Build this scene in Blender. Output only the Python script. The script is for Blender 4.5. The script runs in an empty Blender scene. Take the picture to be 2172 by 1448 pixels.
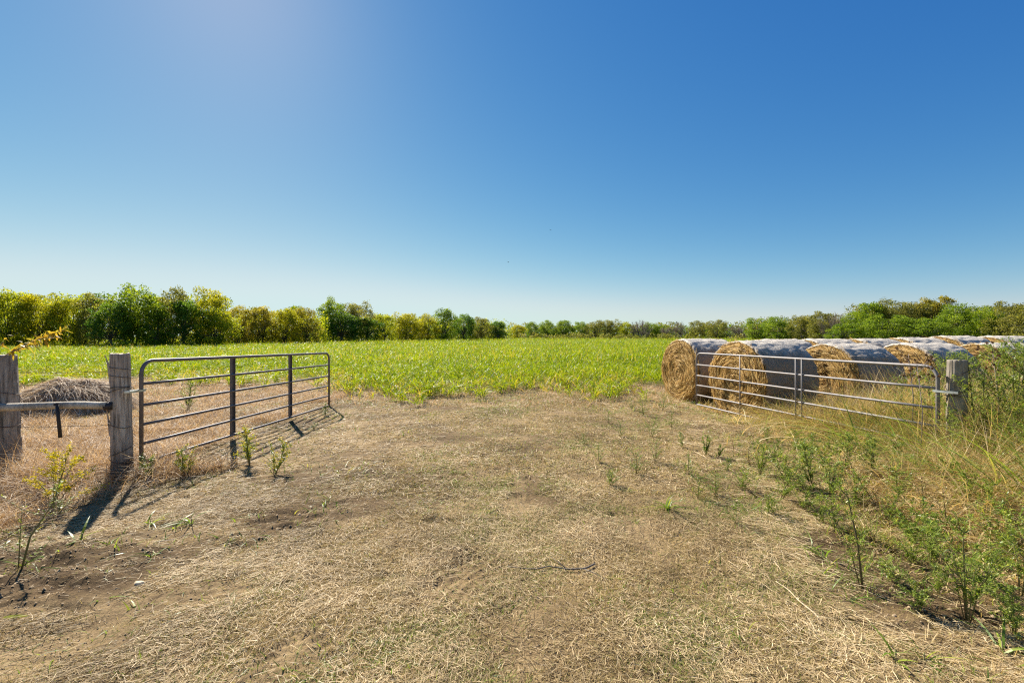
import bpy, math, random
import numpy as np
C = bpy.context.scene
RAD = math.radians
PI = math.pi
rng = np.random.default_rng(7)
random.seed(7)

# ------------------------------------------------------------------ camera, sky, sun, exposure
F, CX, HY, EYE = 900.0, 1086.0, 712.0, 1.70        # focal length and horizon in photo pixels, eye height in metres
cam = bpy.data.objects.new('camera', bpy.data.cameras.new('camera'))
C.collection.objects.link(cam)
cam.location = (0, 0, EYE)
cam.rotation_euler = (RAD(90), 0, 0)
cam.data.sensor_width = 36
cam.data.lens = F / 2172 * 36
cam.data.shift_y = -(724 - HY) / 2172
cam.data.clip_start = 0.05
cam.data.clip_end = 6000
C.camera = cam

SUN_EL, SUN_AZ = RAD(38.5), RAD(-34.0)            # azimuth measured from +Y towards +X
w = bpy.data.worlds.new('World'); C.world = w; w.use_nodes = True
nt = w.node_tree
bg = nt.nodes['Background']
sky = nt.nodes.new('ShaderNodeTexSky'); sky.sky_type = 'NISHITA'; sky.sun_disc = False
sky.sun_elevation = SUN_EL; sky.sun_rotation = SUN_AZ
sky.air_density = 0.8; sky.dust_density = 0.13; sky.ozone_density = 3.0; sky.altitude = 100
# the camera's tone curve for the sky, one power per colour channel
EXPO = 1.25
sep = nt.nodes.new('ShaderNodeSeparateColor'); cmb = nt.nodes.new('ShaderNodeCombineColor')
nt.links.new(sky.outputs[0], sep.inputs[0])
for k_, (g_, c_) in enumerate(((1.72, -3.10), (1.03, -2.21), (0.50, -1.27))):
    pw = nt.nodes.new('ShaderNodeMath'); pw.operation = 'POWER'; pw.inputs[1].default_value = g_
    ml = nt.nodes.new('ShaderNodeMath'); ml.operation = 'MULTIPLY'; ml.inputs[1].default_value = math.exp(c_) / (0.10 * 2 ** EXPO)
    mn = nt.nodes.new('ShaderNodeMath'); mn.operation = 'SMOOTH_MIN'; mn.inputs[1].default_value = (.66, .83, .90)[k_] / (0.10 * 2 ** EXPO); mn.inputs[2].default_value = 2.0
    nt.links.new(sep.outputs[k_], pw.inputs[0]); nt.links.new(pw.outputs[0], ml.inputs[0]); nt.links.new(ml.outputs[0], mn.inputs[0]); nt.links.new(mn.outputs[0], cmb.inputs[k_])
nt.links.new(cmb.outputs[0], bg.inputs[0]); bg.inputs[1].default_value = 0.10
sun = bpy.data.objects.new('sun', bpy.data.lights.new('sun', 'SUN'))
C.collection.objects.link(sun)
sun.data.energy = 4.9; sun.data.angle = RAD(0.55); sun.data.color = (1.0, 0.93, 0.82)
sun.rotation_euler = (RAD(90) - SUN_EL, 0, PI - SUN_AZ)
C.view_settings.view_transform = 'Standard'; C.view_settings.look = 'None'
C.view_settings.exposure = EXPO; C.view_settings.gamma = 1.0
C.cycles.max_bounces = 6; C.cycles.transparent_max_bounces = 4
C.cycles.sample_clamp_indirect = 4
C.cycles.use_denoising = False
C.cycles.filter_width = 1.2

# ------------------------------------------------------------------ helpers
def P(px, py, Y):                                   # point seen at photo pixel (px, py), Y metres away
    return ((px - CX) / F * Y, Y, EYE - (py - HY) / F * Y)
def G(px, py):                                      # point of the ground seen at a photo pixel
    Y = EYE * F / (py - HY)
    return ((px - CX) / F * Y, Y)

def vn(x, y, seed=0):
    x = np.asarray(x, float); y = np.asarray(y, float)
    xi = np.floor(x).astype(np.int64); yi = np.floor(y).astype(np.int64)
    fx = x - xi; fy = y - yi
    fx = fx * fx * (3 - 2 * fx); fy = fy * fy * (3 - 2 * fy)
    def h(a, b):
        n = (a * 374761393 + b * 668265263 + seed * 1442695041) & 0xffffffff
        n = ((n ^ (n >> 13)) * 1274126177) & 0xffffffff
        n = n ^ (n >> 16)
        return (n & 0xffffff) / float(0xffffff)
    a = h(xi, yi); b = h(xi + 1, yi); c = h(xi, yi + 1); d = h(xi + 1, yi + 1)
    return a + (b - a) * fx + (c - a) * fy + (a - b - c + d) * fx * fy
def fbm(x, y, o=4, seed=0):
    s = 0; amp = 1; t = 0
    for k in range(o):
        s = s + amp * vn(x * 2 ** k + 17.3 * k, y * 2 ** k - 9.1 * k, seed + k * 11); t += amp; amp *= 0.5
    return s / t
def sm(a, b, x):
    t = np.clip((np.asarray(x, float) - a) / (b - a), 0, 1); return t * t * (3 - 2 * t)

def soil_band(x, y):
    r = np.hypot(x, y); d = (y - 3.45) - (x + 2.9) * 0.50; d2 = (y - 2.75) - (x + 3.2) * 0.42
    a = np.exp(-(d / 0.34) ** 2) * sm(-1.2, -2.0, x) + .7 * np.exp(-(d2 / .22) ** 2) * sm(-2.2, -3.2, x)
    a = a + .9 * np.exp(-(((x - 3.0) / .75) ** 2 + ((y - 2.55) / .42) ** 2)) + .7 * np.exp(-(((x - 2.75) / .5) ** 2 + ((y - 3.5) / .3) ** 2))
    return np.clip(a, 0, 1) * (1 - sm(6, 9, r)) * sm(.35, .62, fbm(np.asarray(x) / .9, np.asarray(y) / .5, 3, 19) + .12)
TREADS = [(-.35, 2.95, RAD(62), .22, .38), (-3.0, 2.65, RAD(20), .14, .45), (-2.15, 2.72, RAD(24), .14, .40), (-1.25, 2.18, RAD(50), .16, .30), (-2.6, 2.25, RAD(22), .2, .6), (2.3, 2.6, RAD(120), .12, .3), (.1, 4.6, RAD(80), .16, .7), (1.1, 3.6, RAD(95), .15, .5)]
def gh(x, y):                                       # height of the ground
    x = np.asarray(x, float); y = np.asarray(y, float)
    r = np.hypot(x, y)
    z = 0.07 * (fbm(x / 2.6, y / 2.6, 3, 3) - 0.5) * (1 - sm(14, 30, r))
    z = z + 0.0045 * np.clip(y - 25, 0, 260)
    z = z - 0.14 * sm(4.0, 5.0, x) * sm(8.2, 9.6, y) * (1 - sm(17, 24, r))      # slight hollow where the bales stand
    n = 1 - sm(8, 16, r)
    z = z + n * 0.050 * (fbm(x / 0.5, y / 0.5, 3, 5) - 0.5)
    # rough turned soil along the edge of the drive on the left
    m = soil_band(x, y)
    z = z + m * (0.15 * (fbm(x / 0.26, y / 0.14, 3, 8) - 0.42))
    # tyre tread pressed into the bare soil
    for (tx, ty, ta, tw, tl) in TREADS:
        u = (x - tx) * math.cos(ta) + (y - ty) * math.sin(ta); v_ = -(x - tx) * math.sin(ta) + (y - ty) * math.cos(ta)
        mk = np.exp(-(u / tl) ** 4 - (v_ / tw) ** 4)
        z = z + mk * (-.011 + .007 * np.sin((v_ + .25 * np.abs(u) + .02 * np.sin(u * 9)) * 2 * PI / .075)) * sm(.25, .6, fbm(x / .25, y / .25, 3, 23))
    # trampled clods
    z = z - n * 0.020 * np.clip((vn(x / 0.19, y / 0.13, 21) - 0.74) * 4, 0, 1)
    return z

def new_mesh(name, co, faces, mat, v=None, smooth=False, parent=None, nv=4):
    me = bpy.data.meshes.new(name)
    co = np.ascontiguousarray(co, dtype=np.float32).reshape(-1, 3)
    faces = np.ascontiguousarray(faces, dtype=np.int32)
    nf = len(faces)
    me.vertices.add(len(co)); me.vertices.foreach_set('co', co.ravel())
    me.loops.add(nf * nv); me.loops.foreach_set('vertex_index', faces.ravel())
    me.polygons.add(nf); me.polygons.foreach_set('loop_start', np.arange(0, nf * nv, nv, dtype=np.int32))
    me.polygons.foreach_set('loop_total', np.full(nf, nv, dtype=np.int32))
    me.polygons.foreach_set('use_smooth', np.full(nf, smooth, dtype=bool))
    if v is not None:
        a = me.attributes.new('v', 'FLOAT', 'POINT'); a.data.foreach_set('value', np.ascontiguousarray(v, dtype=np.float32))
    me.materials.append(mat)
    me.update(calc_edges=True)
    ob = bpy.data.objects.new(name, me); C.collection.objects.link(ob)
    if parent: ob.parent = parent
    return ob

def strips(p0, d, b, wd, L, W, S=3, taper=1.0, rnd=None, tipdark=0.0):
    """curved ribbons: p(s) = p0 + d L s + b L s^2; returns co, faces, v"""
    N = len(p0)
    s = np.linspace(0, 1, S + 1)[None, :, None]
    L_ = L[:, None, None]
    c = p0[:, None, :] + d[:, None, :] * L_ * s + b[:, None, :] * L_ * s * s
    prof = (1 - s ** 1.6 * taper) if taper < 1.5 else np.sqrt(np.clip(s + 0.12, 0, 1)) * (1 - s ** 2) * 1.25
    ww = wd[:, None, :] * W[:, None, None] * 0.5 * np.maximum(prof, 0.04)
    co = np.stack([c - ww, c + ww], axis=2).reshape(-1, 3)
    i = np.arange(S)
    base = (np.arange(N) * (S + 1) * 2)[:, None]
    a = base + (2 * i)[None, :]
    f = np.stack([a, a + 1, a + 3, a + 2], axis=2).reshape(-1, 4)
    if rnd is None: rnd = rng.random(N)
    v = np.repeat(rnd, (S + 1) * 2)
    return co, f, v
def merge(parts):
    cs, fs, vs, o = [], [], [], 0
    for c, f, v in parts:
        cs.append(c); fs.append(f + o); vs.append(v); o += len(c)
    return np.concatenate(cs), np.concatenate(fs), np.concatenate(vs)
def unit(a): return a / np.maximum(np.linalg.norm(a, axis=-1, keepdims=True), 1e-9)
def rdir(n, r=None):
    a = (r or rng).normal(size=(n, 3)); return unit(a)

def grass(x, y, Lmin, Lmax, W, lean=(0.1, 0.7), droop=(0.1, 0.6), S=3, rnd=None, az=None, z=None, taper=1.0, wdj=0.5):
    n = len(x)
    if z is None: z = gh(x, y) - 0.01
    L = Lmin + (Lmax - Lmin) * rng.random(n) ** 1.3 if np.isscalar(Lmin) else Lmin + (Lmax - Lmin) * rng.random(n)
    az = rng.uniform(0, 2 * PI, n) if az is None else az
    th = rng.uniform(lean[0], lean[1], n)
    h = np.stack([np.cos(az), np.sin(az), np.zeros(n)], 1)
    d = h * np.sin(th)[:, None] + np.array([0, 0, 1.0]) * np.cos(th)[:, None]
    k = rng.uniform(droop[0], droop[1], n)[:, None]
    side = np.stack([-np.sin(az), np.cos(az), np.zeros(n)], 1)
    b = h * k * 0.6 - np.array([0, 0, 1.0]) * k * 0.55 + side * rng.normal(0, 0.12, n)[:, None]
    tw = rng.normal(0, wdj, n)[:, None]
    wd = unit(side * np.cos(tw) + np.cross(d, side) * np.sin(tw))
    Wd = W * rng.uniform(0.6, 1.3, n)
    return strips(np.stack([x, y, z], 1), d, b, wd, L, Wd, S, taper, rnd)

def wedge(n, y0, y1, k, slope=1.42, pad=0.8):
    """points in the wedge the camera sees (and a margin round it), density ~ y^-k"""
    u = rng.random(n); e = 2 - k
    y = (y0 ** e + u * (y1 ** e - y0 ** e)) ** (1 / e) if abs(e) > 1e-6 else y0 * (y1 / y0) ** u
    x = rng.uniform(-1, 1, n) * (slope * y + pad)
    return x, y

def ob_lathe_tube(pts, rad, n=8, closed=False):
    """tube along pts with radii; returns co, faces"""
    pts = np.asarray(pts, float); rad = np.broadcast_to(np.asarray(rad, float), (len(pts),))
    tg = np.gradient(pts, axis=0)
    if closed: tg = np.roll(pts, -1, 0) - np.roll(pts, 1, 0)
    tg = unit(tg)
    up = np.array([0, 0, 1.0]) if abs(tg[0][2]) < 0.9 else np.array([0, 1.0, 0])
    nrm = unit(np.cross(tg[0], up)); rings = []
    for i, t in enumerate(tg):
        nrm = unit(nrm - t * np.dot(nrm, t)); bi = np.cross(t, nrm)
        a = np.arange(n) * 2 * PI / n
        rings.append(pts[i] + rad[i] * (np.cos(a)[:, None] * nrm + np.sin(a)[:, None] * bi))
    co = np.concatenate(rings); m = len(pts); f = []
    for i in range(m if closed else m - 1):
        j = (i + 1) % m
        for k in range(n):
            k2 = (k + 1) % n
            f.append((i * n + k, i * n + k2, j * n + k2, j * n + k))
    f = np.array(f)
    if not closed:                                   # rounded ends: collapse to a centre vertex using degenerate-free quads
        for e, cen in ((0, pts[0]), (m - 1, pts[-1])):
            ci = len(co); co = np.vstack([co, cen])
            q = []
            for k in range(0, n, 2):
                a_, b_, c_ = e * n + k, e * n + (k + 1) % n, e * n + (k + 2) % n
                q.append((ci, c_, b_, a_) if e == 0 else (ci, a_, b_, c_))
            f = np.vstack([f, np.array(q)])
    return co, f
def tube_obj(name, lines, mat, parent=None, n=8, closed=False):
    parts = []
    for pts, r in lines:
        c, f = ob_lathe_tube(pts, r, n, closed); parts.append((c, f, np.full(len(c), rng.random())))
    c, f, v = merge(parts)
    return new_mesh(name, c, f, mat, v, True, parent)

def box_np(cx, cy, cz, sx, sy, sz):
    c = np.array([(x, y, z) for x in (-.5, .5) for y in (-.5, .5) for z in (-.5, .5)]) * (sx, sy, sz) + (cx, cy, cz)
    f = np.array([(0, 1, 3, 2), (4, 6, 7, 5), (0, 4, 5, 1), (2, 3, 7, 6), (0, 2, 6, 4), (1, 5, 7, 3)])
    return c, f, np.zeros(8)

def tag(o, label=None, cat=None, group=None, kind=None):
    if label: o['label'] = label
    if cat: o['category'] = cat
    if group: o['group'] = group
    if kind: o['kind'] = kind
    return o
def empty(name, loc, label, cat, group=None, rz=0):
    o = bpy.data.objects.new(name, None); C.collection.objects.link(o)
    o.location = loc; o.rotation_euler = (0, 0, rz); o.empty_display_size = 0.2
    return tag(o, label, cat, group)
def copy_tree(o, parent=None):
    c = o.copy(); C.collection.objects.link(c)
    if parent: c.parent = parent
    for ch in [k for k in C.objects if k.parent == o]: copy_tree(ch, c)
    return c

# ------------------------------------------------------------------ materials
def mat_new(name):
    m = bpy.data.materials.new(name); m.use_nodes = True
    t = m.node_tree; return m, t, t.nodes, t.links, t.nodes['Principled BSDF']
def ramp(nodes, cols, interp='LINEAR'):
    r = nodes.new('ShaderNodeValToRGB'); r.color_ramp.interpolation = interp
    el = r.color_ramp.elements
    while len(el) > 1: el.remove(el[-1])
    el[0].position = cols[0][0]; el[0].color = (*cols[0][1], 1)
    for p, c in cols[1:]:
        e = el.new(p); e.color = (*c, 1)
    return r
def veg(name, cols, transl=0.4, rough=0.55, spec=0.3, hue=None):
    """leaf and blade material: colour differs from blade to blade, light comes through"""
    m, t, N, Lk, b = mat_new(name)
    a = N.new('ShaderNodeAttribute'); a.attribute_name = 'v'
    r = ramp(N, cols); Lk.new(a.outputs['Fac'], r.inputs[0])
    Lk.new(r.outputs[0], b.inputs['Base Color'])
    b.inputs['Roughness'].default_value = rough; b.inputs['Specular IOR Level'].default_value = spec
    tr = N.new('ShaderNodeBsdfTranslucent')
    g = N.new('ShaderNodeMixRGB'); g.blend_type = 'MULTIPLY'; g.inputs[0].default_value = 1
    Lk.new(r.outputs[0], g.inputs[1]); g.inputs[2].default_value = hue or (1.15, 1.1, 0.7, 1)
    Lk.new(g.outputs[0], tr.inputs[0])
    mx = N.new('ShaderNodeMixShader'); mx.inputs[0].default_value = transl
    Lk.new(b.outputs[0], mx.inputs[1]); Lk.new(tr.outputs[0], mx.inputs[2])
    Lk.new(mx.outputs[0], N['Material Output'].inputs[0])
    return m

M = {}
STRAW = [(0, (.18, .12, .05)), (.35, (.40, .29, .135)), (.7, (.60, .455, .24)), (1, (.80, .66, .41))]
M['straw'] = veg('straw', STRAW, 0.25, 0.6, 0.3, (1.05, .95, .75, 1))
M['thatch'] = veg('thatch', [(0, (.17, .13, .05)), (.2, (.30, .22, .08)), (.5, (.50, .39, .14)), (.8, (.66, .53, .23)), (.84, (.17, .24, .03)), (1, (.32, .40, .06))], 0.3, 0.6, 0.25, (1.05, 1.0, .7, 1))
M['drygrass'] = veg('dry_grass', [(0, (.28, .175, .085)), (.5, (.52, .36, .19)), (1, (.72, .56, .35))], 0.35, 0.55, 0.3, (1.05, .95, .75, 1))
M['goldgrass'] = veg('gold_grass', [(0, (.28, .18, .07)), (.35, (.52, .38, .17)), (.75, (.76, .60, .32)), (.85, (.34, .36, .05)), (1, (.22, .32, .04))], 0.4, 0.5, 0.35, (1.1, 1.0, .6, 1))
M['greengrass'] = veg('green_grass', [(0, (.09, .16, .025)), (.5, (.17, .27, .035)), (.85, (.32, .40, .05)), (1, (.50, .46, .10))], 0.45, 0.42, 0.4)
M['crop'] = veg('crop', [(0, (.09, .16, .006)), (.45, (.25, .34, .009)), (.80, (.42, .48, .016)), (.93, (.50, .38, .07)), (1, (.50, .38, .17))], 0.50, 0.42, 0.22, (1.15, 1.1, .4, 1))
M['weedleaf'] = veg('weed_leaf', [(0, (.10, .16, .022)), (.55, (.23, .31, .035)), (.9, (.44, .48, .06)), (1, (.50, .42, .08))], 0.42, 0.42, 0.4)
M['brightleaf'] = veg('bright_leaf', [(0, (.10, .18, .02)), (.6, (.20, .30, .03)), (1, (.40, .44, .05))], 0.5, 0.42, 0.4)
M['yellow'] = veg('yellow_flower', [(0, (.50, .42, .02)), (1, (.70, .62, .04))], 0.4, 0.5, 0.2, (1.1, 1, .5, 1))
M['autumn'] = veg('autumn_leaf', [(0, (.35, .20, .03)), (.5, (.50, .36, .05)), (1, (.45, .42, .07))], 0.5, 0.5, 0.3, (1.1, 1, .5, 1))
M['stem'] = veg('weed_stem', [(0, (.14, .11, .05)), (1, (.22, .22, .08))], 0.0, 0.7, 0.2)
M['brownhead'] = veg('seed_head', [(0, (.14, .08, .04)), (1, (.26, .15, .08))], 0.1, 0.8, 0.1)
M['hay_strand'] = veg('hay_strand', [(0, (.18, .095, .025)), (.4, (.44, .27, .070)), (.75, (.66, .44, .13)), (1, (.80, .61, .28))], 0.2, 0.6, 0.25, (1.05, .9, .6, 1))
M['oldhay'] = veg('old_hay', [(0, (.26, .18, .11)), (.5, (.56, .43, .29)), (1, (.78, .66, .50))], 0.35, 0.7, 0.2, (1, .95, .85, 1))

TREE = {
 'yellowgreen': [(0, (.09, .14, .010)), (.5, (.33, .38, .015)), (1, (.60, .57, .025))],
 'gold':        [(0, (.14, .16, .010)), (.5, (.34, .34, .014)), (1, (.56, .50, .020))],
 'green':       [(0, (.04, .10, .010)), (.5, (.15, .235, .014)), (1, (.36, .42, .022))],
 'dark':        [(0, (.020, .07, .014)), (.5, (.085, .18, .020)), (1, (.23, .33, .032))],
 'tan':         [(0, (.13, .13, .018)), (.5, (.29, .26, .028)), (1, (.46, .38, .042))],
 'olive':       [(0, (.09, .11, .022)), (.5, (.20, .205, .036)), (1, (.33, .30, .075))],
 'bright':      [(0, (.08, .14, .012)), (.5, (.18, .27, .020)), (1, (.34, .42, .035))],
 'brown':       [(0, (.12, .09, .055)), (.5, (.20, .15, .10)), (1, (.30, .225, .15))],
}
for k, c in TREE.items(): M['tree_' + k] = veg('foliage_' + k, c, 0.55, 0.5, 0.25)

def mat_bark(name, c1, c2, sc=6):
    m, t, N, Lk, b = mat_new(name)
    tc = N.new('ShaderNodeTexCoord'); mp = N.new('ShaderNodeMapping'); mp.inputs['Scale'].default_value = (sc, sc, sc * .15)
    Lk.new(tc.outputs['Object'], mp.inputs[0])
    n = N.new('ShaderNodeTexNoise'); n.inputs['Scale'].default_value = 6; n.inputs['Detail'].default_value = 6
    Lk.new(mp.outputs[0], n.inputs['Vector'])
    r = ramp(N, [(.3, c1), (.7, c2)]); Lk.new(n.outputs[0], r.inputs[0]); Lk.new(r.outputs[0], b.inputs['Base Color'])
    b.inputs['Roughness'].default_value = .85
    bp = N.new('ShaderNodeBump'); bp.inputs['Strength'].default_value = .6; bp.inputs['Distance'].default_value = .01
    Lk.new(n.outputs[0], bp.inputs['Height']); Lk.new(bp.outputs[0], b.inputs['Normal'])
    return m
M['bark'] = mat_bark('bark', (.07, .055, .045), (.17, .145, .12))
M['twig'] = mat_bark('twig', (.16, .12, .10), (.30, .25, .21))
M['palewood'] = mat_bark('pale_stalk', (.50, .38, .22), (.68, .55, .36))

def mat_post(name, c1, c2, c3, char=False):
    m, t, N, Lk, b = mat_new(name)
    tc = N.new('ShaderNodeTexCoord')
    mp = N.new('ShaderNodeMapping'); mp.inputs['Scale'].default_value = (22, 22, 1.6); Lk.new(tc.outputs['Object'], mp.inputs[0])
    n = N.new('ShaderNodeTexNoise'); n.inputs['Scale'].default_value = 2.2; n.inputs['Detail'].default_value = 8; n.inputs['Roughness'].default_value = .65
    Lk.new(mp.outputs[0], n.inputs['Vector'])
    r = ramp(N, [(.30, c1), (.46, c2), (.68, c3)]); Lk.new(n.outputs[0], r.inputs[0])
    n2 = N.new('ShaderNodeTexNoise'); n2.inputs['Scale'].default_value = 3.5; n2.inputs['Detail'].default_value = 5
    Lk.new(tc.outputs['Object'], n2.inputs['Vector'])
    r2 = ramp(N, [(.35, (.55, .52, .50)), (.6, (1, 1, 1))]); Lk.new(n2.outputs[0], r2.inputs[0])
    mx = N.new('ShaderNodeMixRGB'); mx.blend_type = 'MULTIPLY'; mx.inputs[0].default_value = 1
    Lk.new(r.outputs[0], mx.inputs[1]); Lk.new(r2.outputs[0], mx.inputs[2])
    out = mx.outputs[0]
    if char:                                         # scorched foot of the post
        sp = N.new('ShaderNodeSeparateXYZ'); Lk.new(tc.outputs['Object'], sp.inputs[0])
        ad = N.new('ShaderNodeMath'); ad.operation = 'MULTIPLY_ADD'; Lk.new(n2.outputs[0], ad.inputs[0]); ad.inputs[1].default_value = -.55; Lk.new(sp.outputs[2], ad.inputs[2])
        rc = ramp(N, [(.0, (1, 1, 1)), (.18, (0, 0, 0))]); Lk.new(ad.outputs[0], rc.inputs[0])
        m3 = N.new('ShaderNodeMixRGB'); Lk.new(rc.outputs[0], m3.inputs[0]); Lk.new(out, m3.inputs[1]); m3.inputs[2].default_value = (.06, .05, .042, 1)
        out = m3.outputs[0]
    Lk.new(out, b.inputs['Base Color']); b.inputs['Roughness'].default_value = .85
    bp = N.new('ShaderNodeBump'); bp.inputs['Strength'].default_value = .9; bp.inputs['Distance'].default_value = .012
    Lk.new(n.outputs[0], bp.inputs['Height']); Lk.new(bp.outputs[0], b.inputs['Normal'])
    return m
M['post_warm'] = mat_post('weathered_wood', (.11, .08, .055), (.42, .33, .25), (.70, .60, .48), True)
M['post_grey'] = mat_post('grey_wood', (.09, .072, .055), (.28, .235, .19), (.46, .41, .35))
M['rail'] = mat_post('rail_wood', (.26, .22, .15), (.52, .45, .33), (.70, .63, .50))
M['post_treated'] = mat_post('treated_wood', (.15, .12, .085), (.27, .23, .175), (.36, .32, .26))

def mat_metal(name, col, rough, metallic, var=.35, rust=None):
    m, t, N, Lk, b = mat_new(name)
    tc = N.new('ShaderNodeTexCoord'); n = N.new('ShaderNodeTexNoise'); n.inputs['Scale'].default_value = 14; n.inputs['Detail'].default_value = 6
    Lk.new(tc.outputs['Object'], n.inputs['Vector'])
    r = ramp(N, [(.3, tuple(c * (1 - var) for c in col)), (.6, col)] + ([(.72, rust)] if rust else [])); Lk.new(n.outputs[0], r.inputs[0])
    Lk.new(r.outputs[0], b.inputs['Base Color'])
    b.inputs['Metallic'].default_value = metallic; b.inputs['Roughness'].default_value = rough
    return m
M['gate_dark'] = mat_metal('dark_painted_steel', (.17, .14, .13), .5, .2, .4, (.17, .115, .085))
M['gate_light'] = mat_metal('grey_painted_steel', (.22, .20, .19), .55, .15, .3, (.20, .155, .125))
M['galv'] = mat_metal('galvanised', (.62, .66, .66), .35, .7)
M['wire'] = mat_metal('rusty_wire', (.10, .07, .055), .6, .6)
M['iron'] = mat_metal('dark_iron', (.045, .038, .035), .6, .4)

# the soil
m, t, N, Lk, b = mat_new('soil')
tc = N.new('ShaderNodeTexCoord')
def noise(scale, det=6, rough=.6, vec=None, dist=0):
    n = N.new('ShaderNodeTexNoise'); n.inputs['Scale'].default_value = scale; n.inputs['Detail'].default_value = det
    n.inputs['Roughness'].default_value = rough; n.inputs['Distortion'].default_value = dist
    Lk.new(vec or tc.outputs['Object'], n.inputs['Vector']); return n
n1 = noise(.9, 5); n2 = noise(9, 8, .7); n3 = noise(55, 8, .75)
r1 = ramp(N, [(.32, (.17, .120, .065)), (.5, (.27, .195, .105)), (.68, (.40, .30, .165))]); Lk.new(n1.outputs[0], r1.inputs[0])
r2 = ramp(N, [(.33, (.40, .37, .35)), (.44, (.88, .86, .84)), (.7, (1.12, 1.1, 1.02))]); Lk.new(n2.outputs[0], r2.inputs[0])
r3 = ramp(N, [(.35, (.62, .6, .58)), (.6, (1.12, 1.1, 1.06))]); Lk.new(n3.outputs[0], r3.inputs[0])
a1 = N.new('ShaderNodeMixRGB'); a1.blend_type = 'MULTIPLY'; a1.inputs[0].default_value = 1
a2 = N.new('ShaderNodeMixRGB'); a2.blend_type = 'MULTIPLY'; a2.inputs[0].default_value = 1
Lk.new(r1.outputs[0], a1.inputs[1]); Lk.new(r2.outputs[0], a1.inputs[2]); Lk.new(a1.outputs[0], a2.inputs[1]); Lk.new(r3.outputs[0], a2.inputs[2])
at = N.new('ShaderNodeAttribute'); at.attribute_name = 'v'         # where the crop grows: leafy green-brown
fg = N.new('ShaderNodeMixRGB'); Lk.new(at.outputs['Fac'], fg.inputs[0]); Lk.new(a2.outputs[0], fg.inputs[1]); fg.inputs[2].default_value = (.14, .17, .035, 1)
at2 = N.new('ShaderNodeAttribute'); at2.attribute_name = 'damp'      # darker, freshly turned soil
dm = N.new('ShaderNodeMixRGB'); dm.blend_type = 'MULTIPLY'; Lk.new(at2.outputs['Fac'], dm.inputs[0]); Lk.new(fg.outputs[0], dm.inputs[1]); dm.inputs[2].default_value = (.46, .43, .42, 1)
Lk.new(dm.outputs[0], b.inputs['Base Color']); b.inputs['Roughness'].default_value = .95; b.inputs['Specular IOR Level'].default_value = .1
bp = N.new('ShaderNodeBump'); bp.inputs['Distance'].default_value = .03; bp.inputs['Strength'].default_value = .8
ad = N.new('ShaderNodeMath'); ad.operation = 'MULTIPLY_ADD'; Lk.new(n3.outputs[0], ad.inputs[0]); ad.inputs[1].default_value = .45; Lk.new(n2.outputs[0], ad.inputs[2])
Lk.new(ad.outputs[0], bp.inputs['Height']); Lk.new(bp.outputs[0], b.inputs['Normal'])
M['soil'] = m

# ------------------------------------------------------------------ the ground
def axis(lo, hi, step, far, growth=1.09):
    a = list(np.arange(lo, hi + 1e-6, step)); s = step
    while a[-1] < far: s *= growth; a.append(a[-1] + s)
    s = step; neg = [lo]
    while neg[-1] > -far: s *= growth; neg.append(neg[-1] - s)
    return np.array(neg[:0:-1] + a)
xs = axis(-5.2, 5.2, .020, 3500, 1.045); ys = axis(1.3, 6.6, .020, 3500, 1.045)
def crop_mask(x, y):                                # 0 outside, 1 well inside the field
    n = fbm(x / 2.2, y / 2.2, 3, 41) - .5
    edge = 11.0 + np.where(x < -4.3, np.clip((-4.3 - x) * 1.6, 0, 3.6), 0) + sm(-2.5, 2, x) * 1.3 + n * 4.2
    right = np.where(y < 15.5, 4.0 + n * 1.2, 400)       # the bales stand on the right
    m = sm(-.6, 3.6, y - edge) * (x < right)
    return m
X, Yg = np.meshgrid(xs, ys)
Z = gh(X, Yg)
co = np.stack([X.ravel(), Yg.ravel(), Z.ravel()], 1)
nx, ny = len(xs), len(ys)
ii = (np.arange(ny - 1)[:, None] * nx + np.arange(nx - 1)[None, :]).ravel()
fc = np.stack([ii, ii + 1, ii + nx + 1, ii + nx], 1)
gv = crop_mask(X, Yg).ravel() * sm(13, 22, Yg.ravel())
ground = new_mesh('ground', co, fc, M['soil'], gv, True)
dk = np.clip(soil_band(X, Yg) * 1.2 + .75 * sm(.60, .72, fbm(X / 1.4, Yg / 1.0, 4, 29)) * (np.hypot(X, Yg) < 16), 0, 1).ravel()
a_ = ground.data.attributes.new('damp', 'FLOAT', 'POINT'); a_.data.foreach_set('value', np.ascontiguousarray(dk, dtype=np.float32))
tag(ground, kind='structure')

# ------------------------------------------------------------------ ground cover (nobody could count it)
def stuff(name, parts, mat):
    c, f, v = merge(parts)
    o = new_mesh(name, c, f, mat, v); o['kind'] = 'stuff'; return o

def bare(x, y):                                      # bare patches of the drive
    a = np.exp(-(((x - .15) / .38) ** 2 + ((y - 2.45) / .45) ** 2) ** 1.5)
    bnoise = sm(.54, .68, fbm(x / .9, y / .7, 4, 61))
    tr_ = 0
    for (tx, ty, ta, tw, tl) in TREADS:
        u = (x - tx) * math.cos(ta) + (y - ty) * math.sin(ta); v_ = -(x - tx) * math.sin(ta) + (y - ty) * math.cos(ta)
        tr_ = np.maximum(tr_, np.exp(-(u / tl) ** 4 - (v_ / tw) ** 4))
    return np.clip(a * .9 + bnoise * .65 + tr_ * .92 + soil_band(x, y) * .95 + .55 * sm(.60, .70, fbm(x / 1.4, y / 1.0, 4, 29)), 0, 1)

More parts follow.
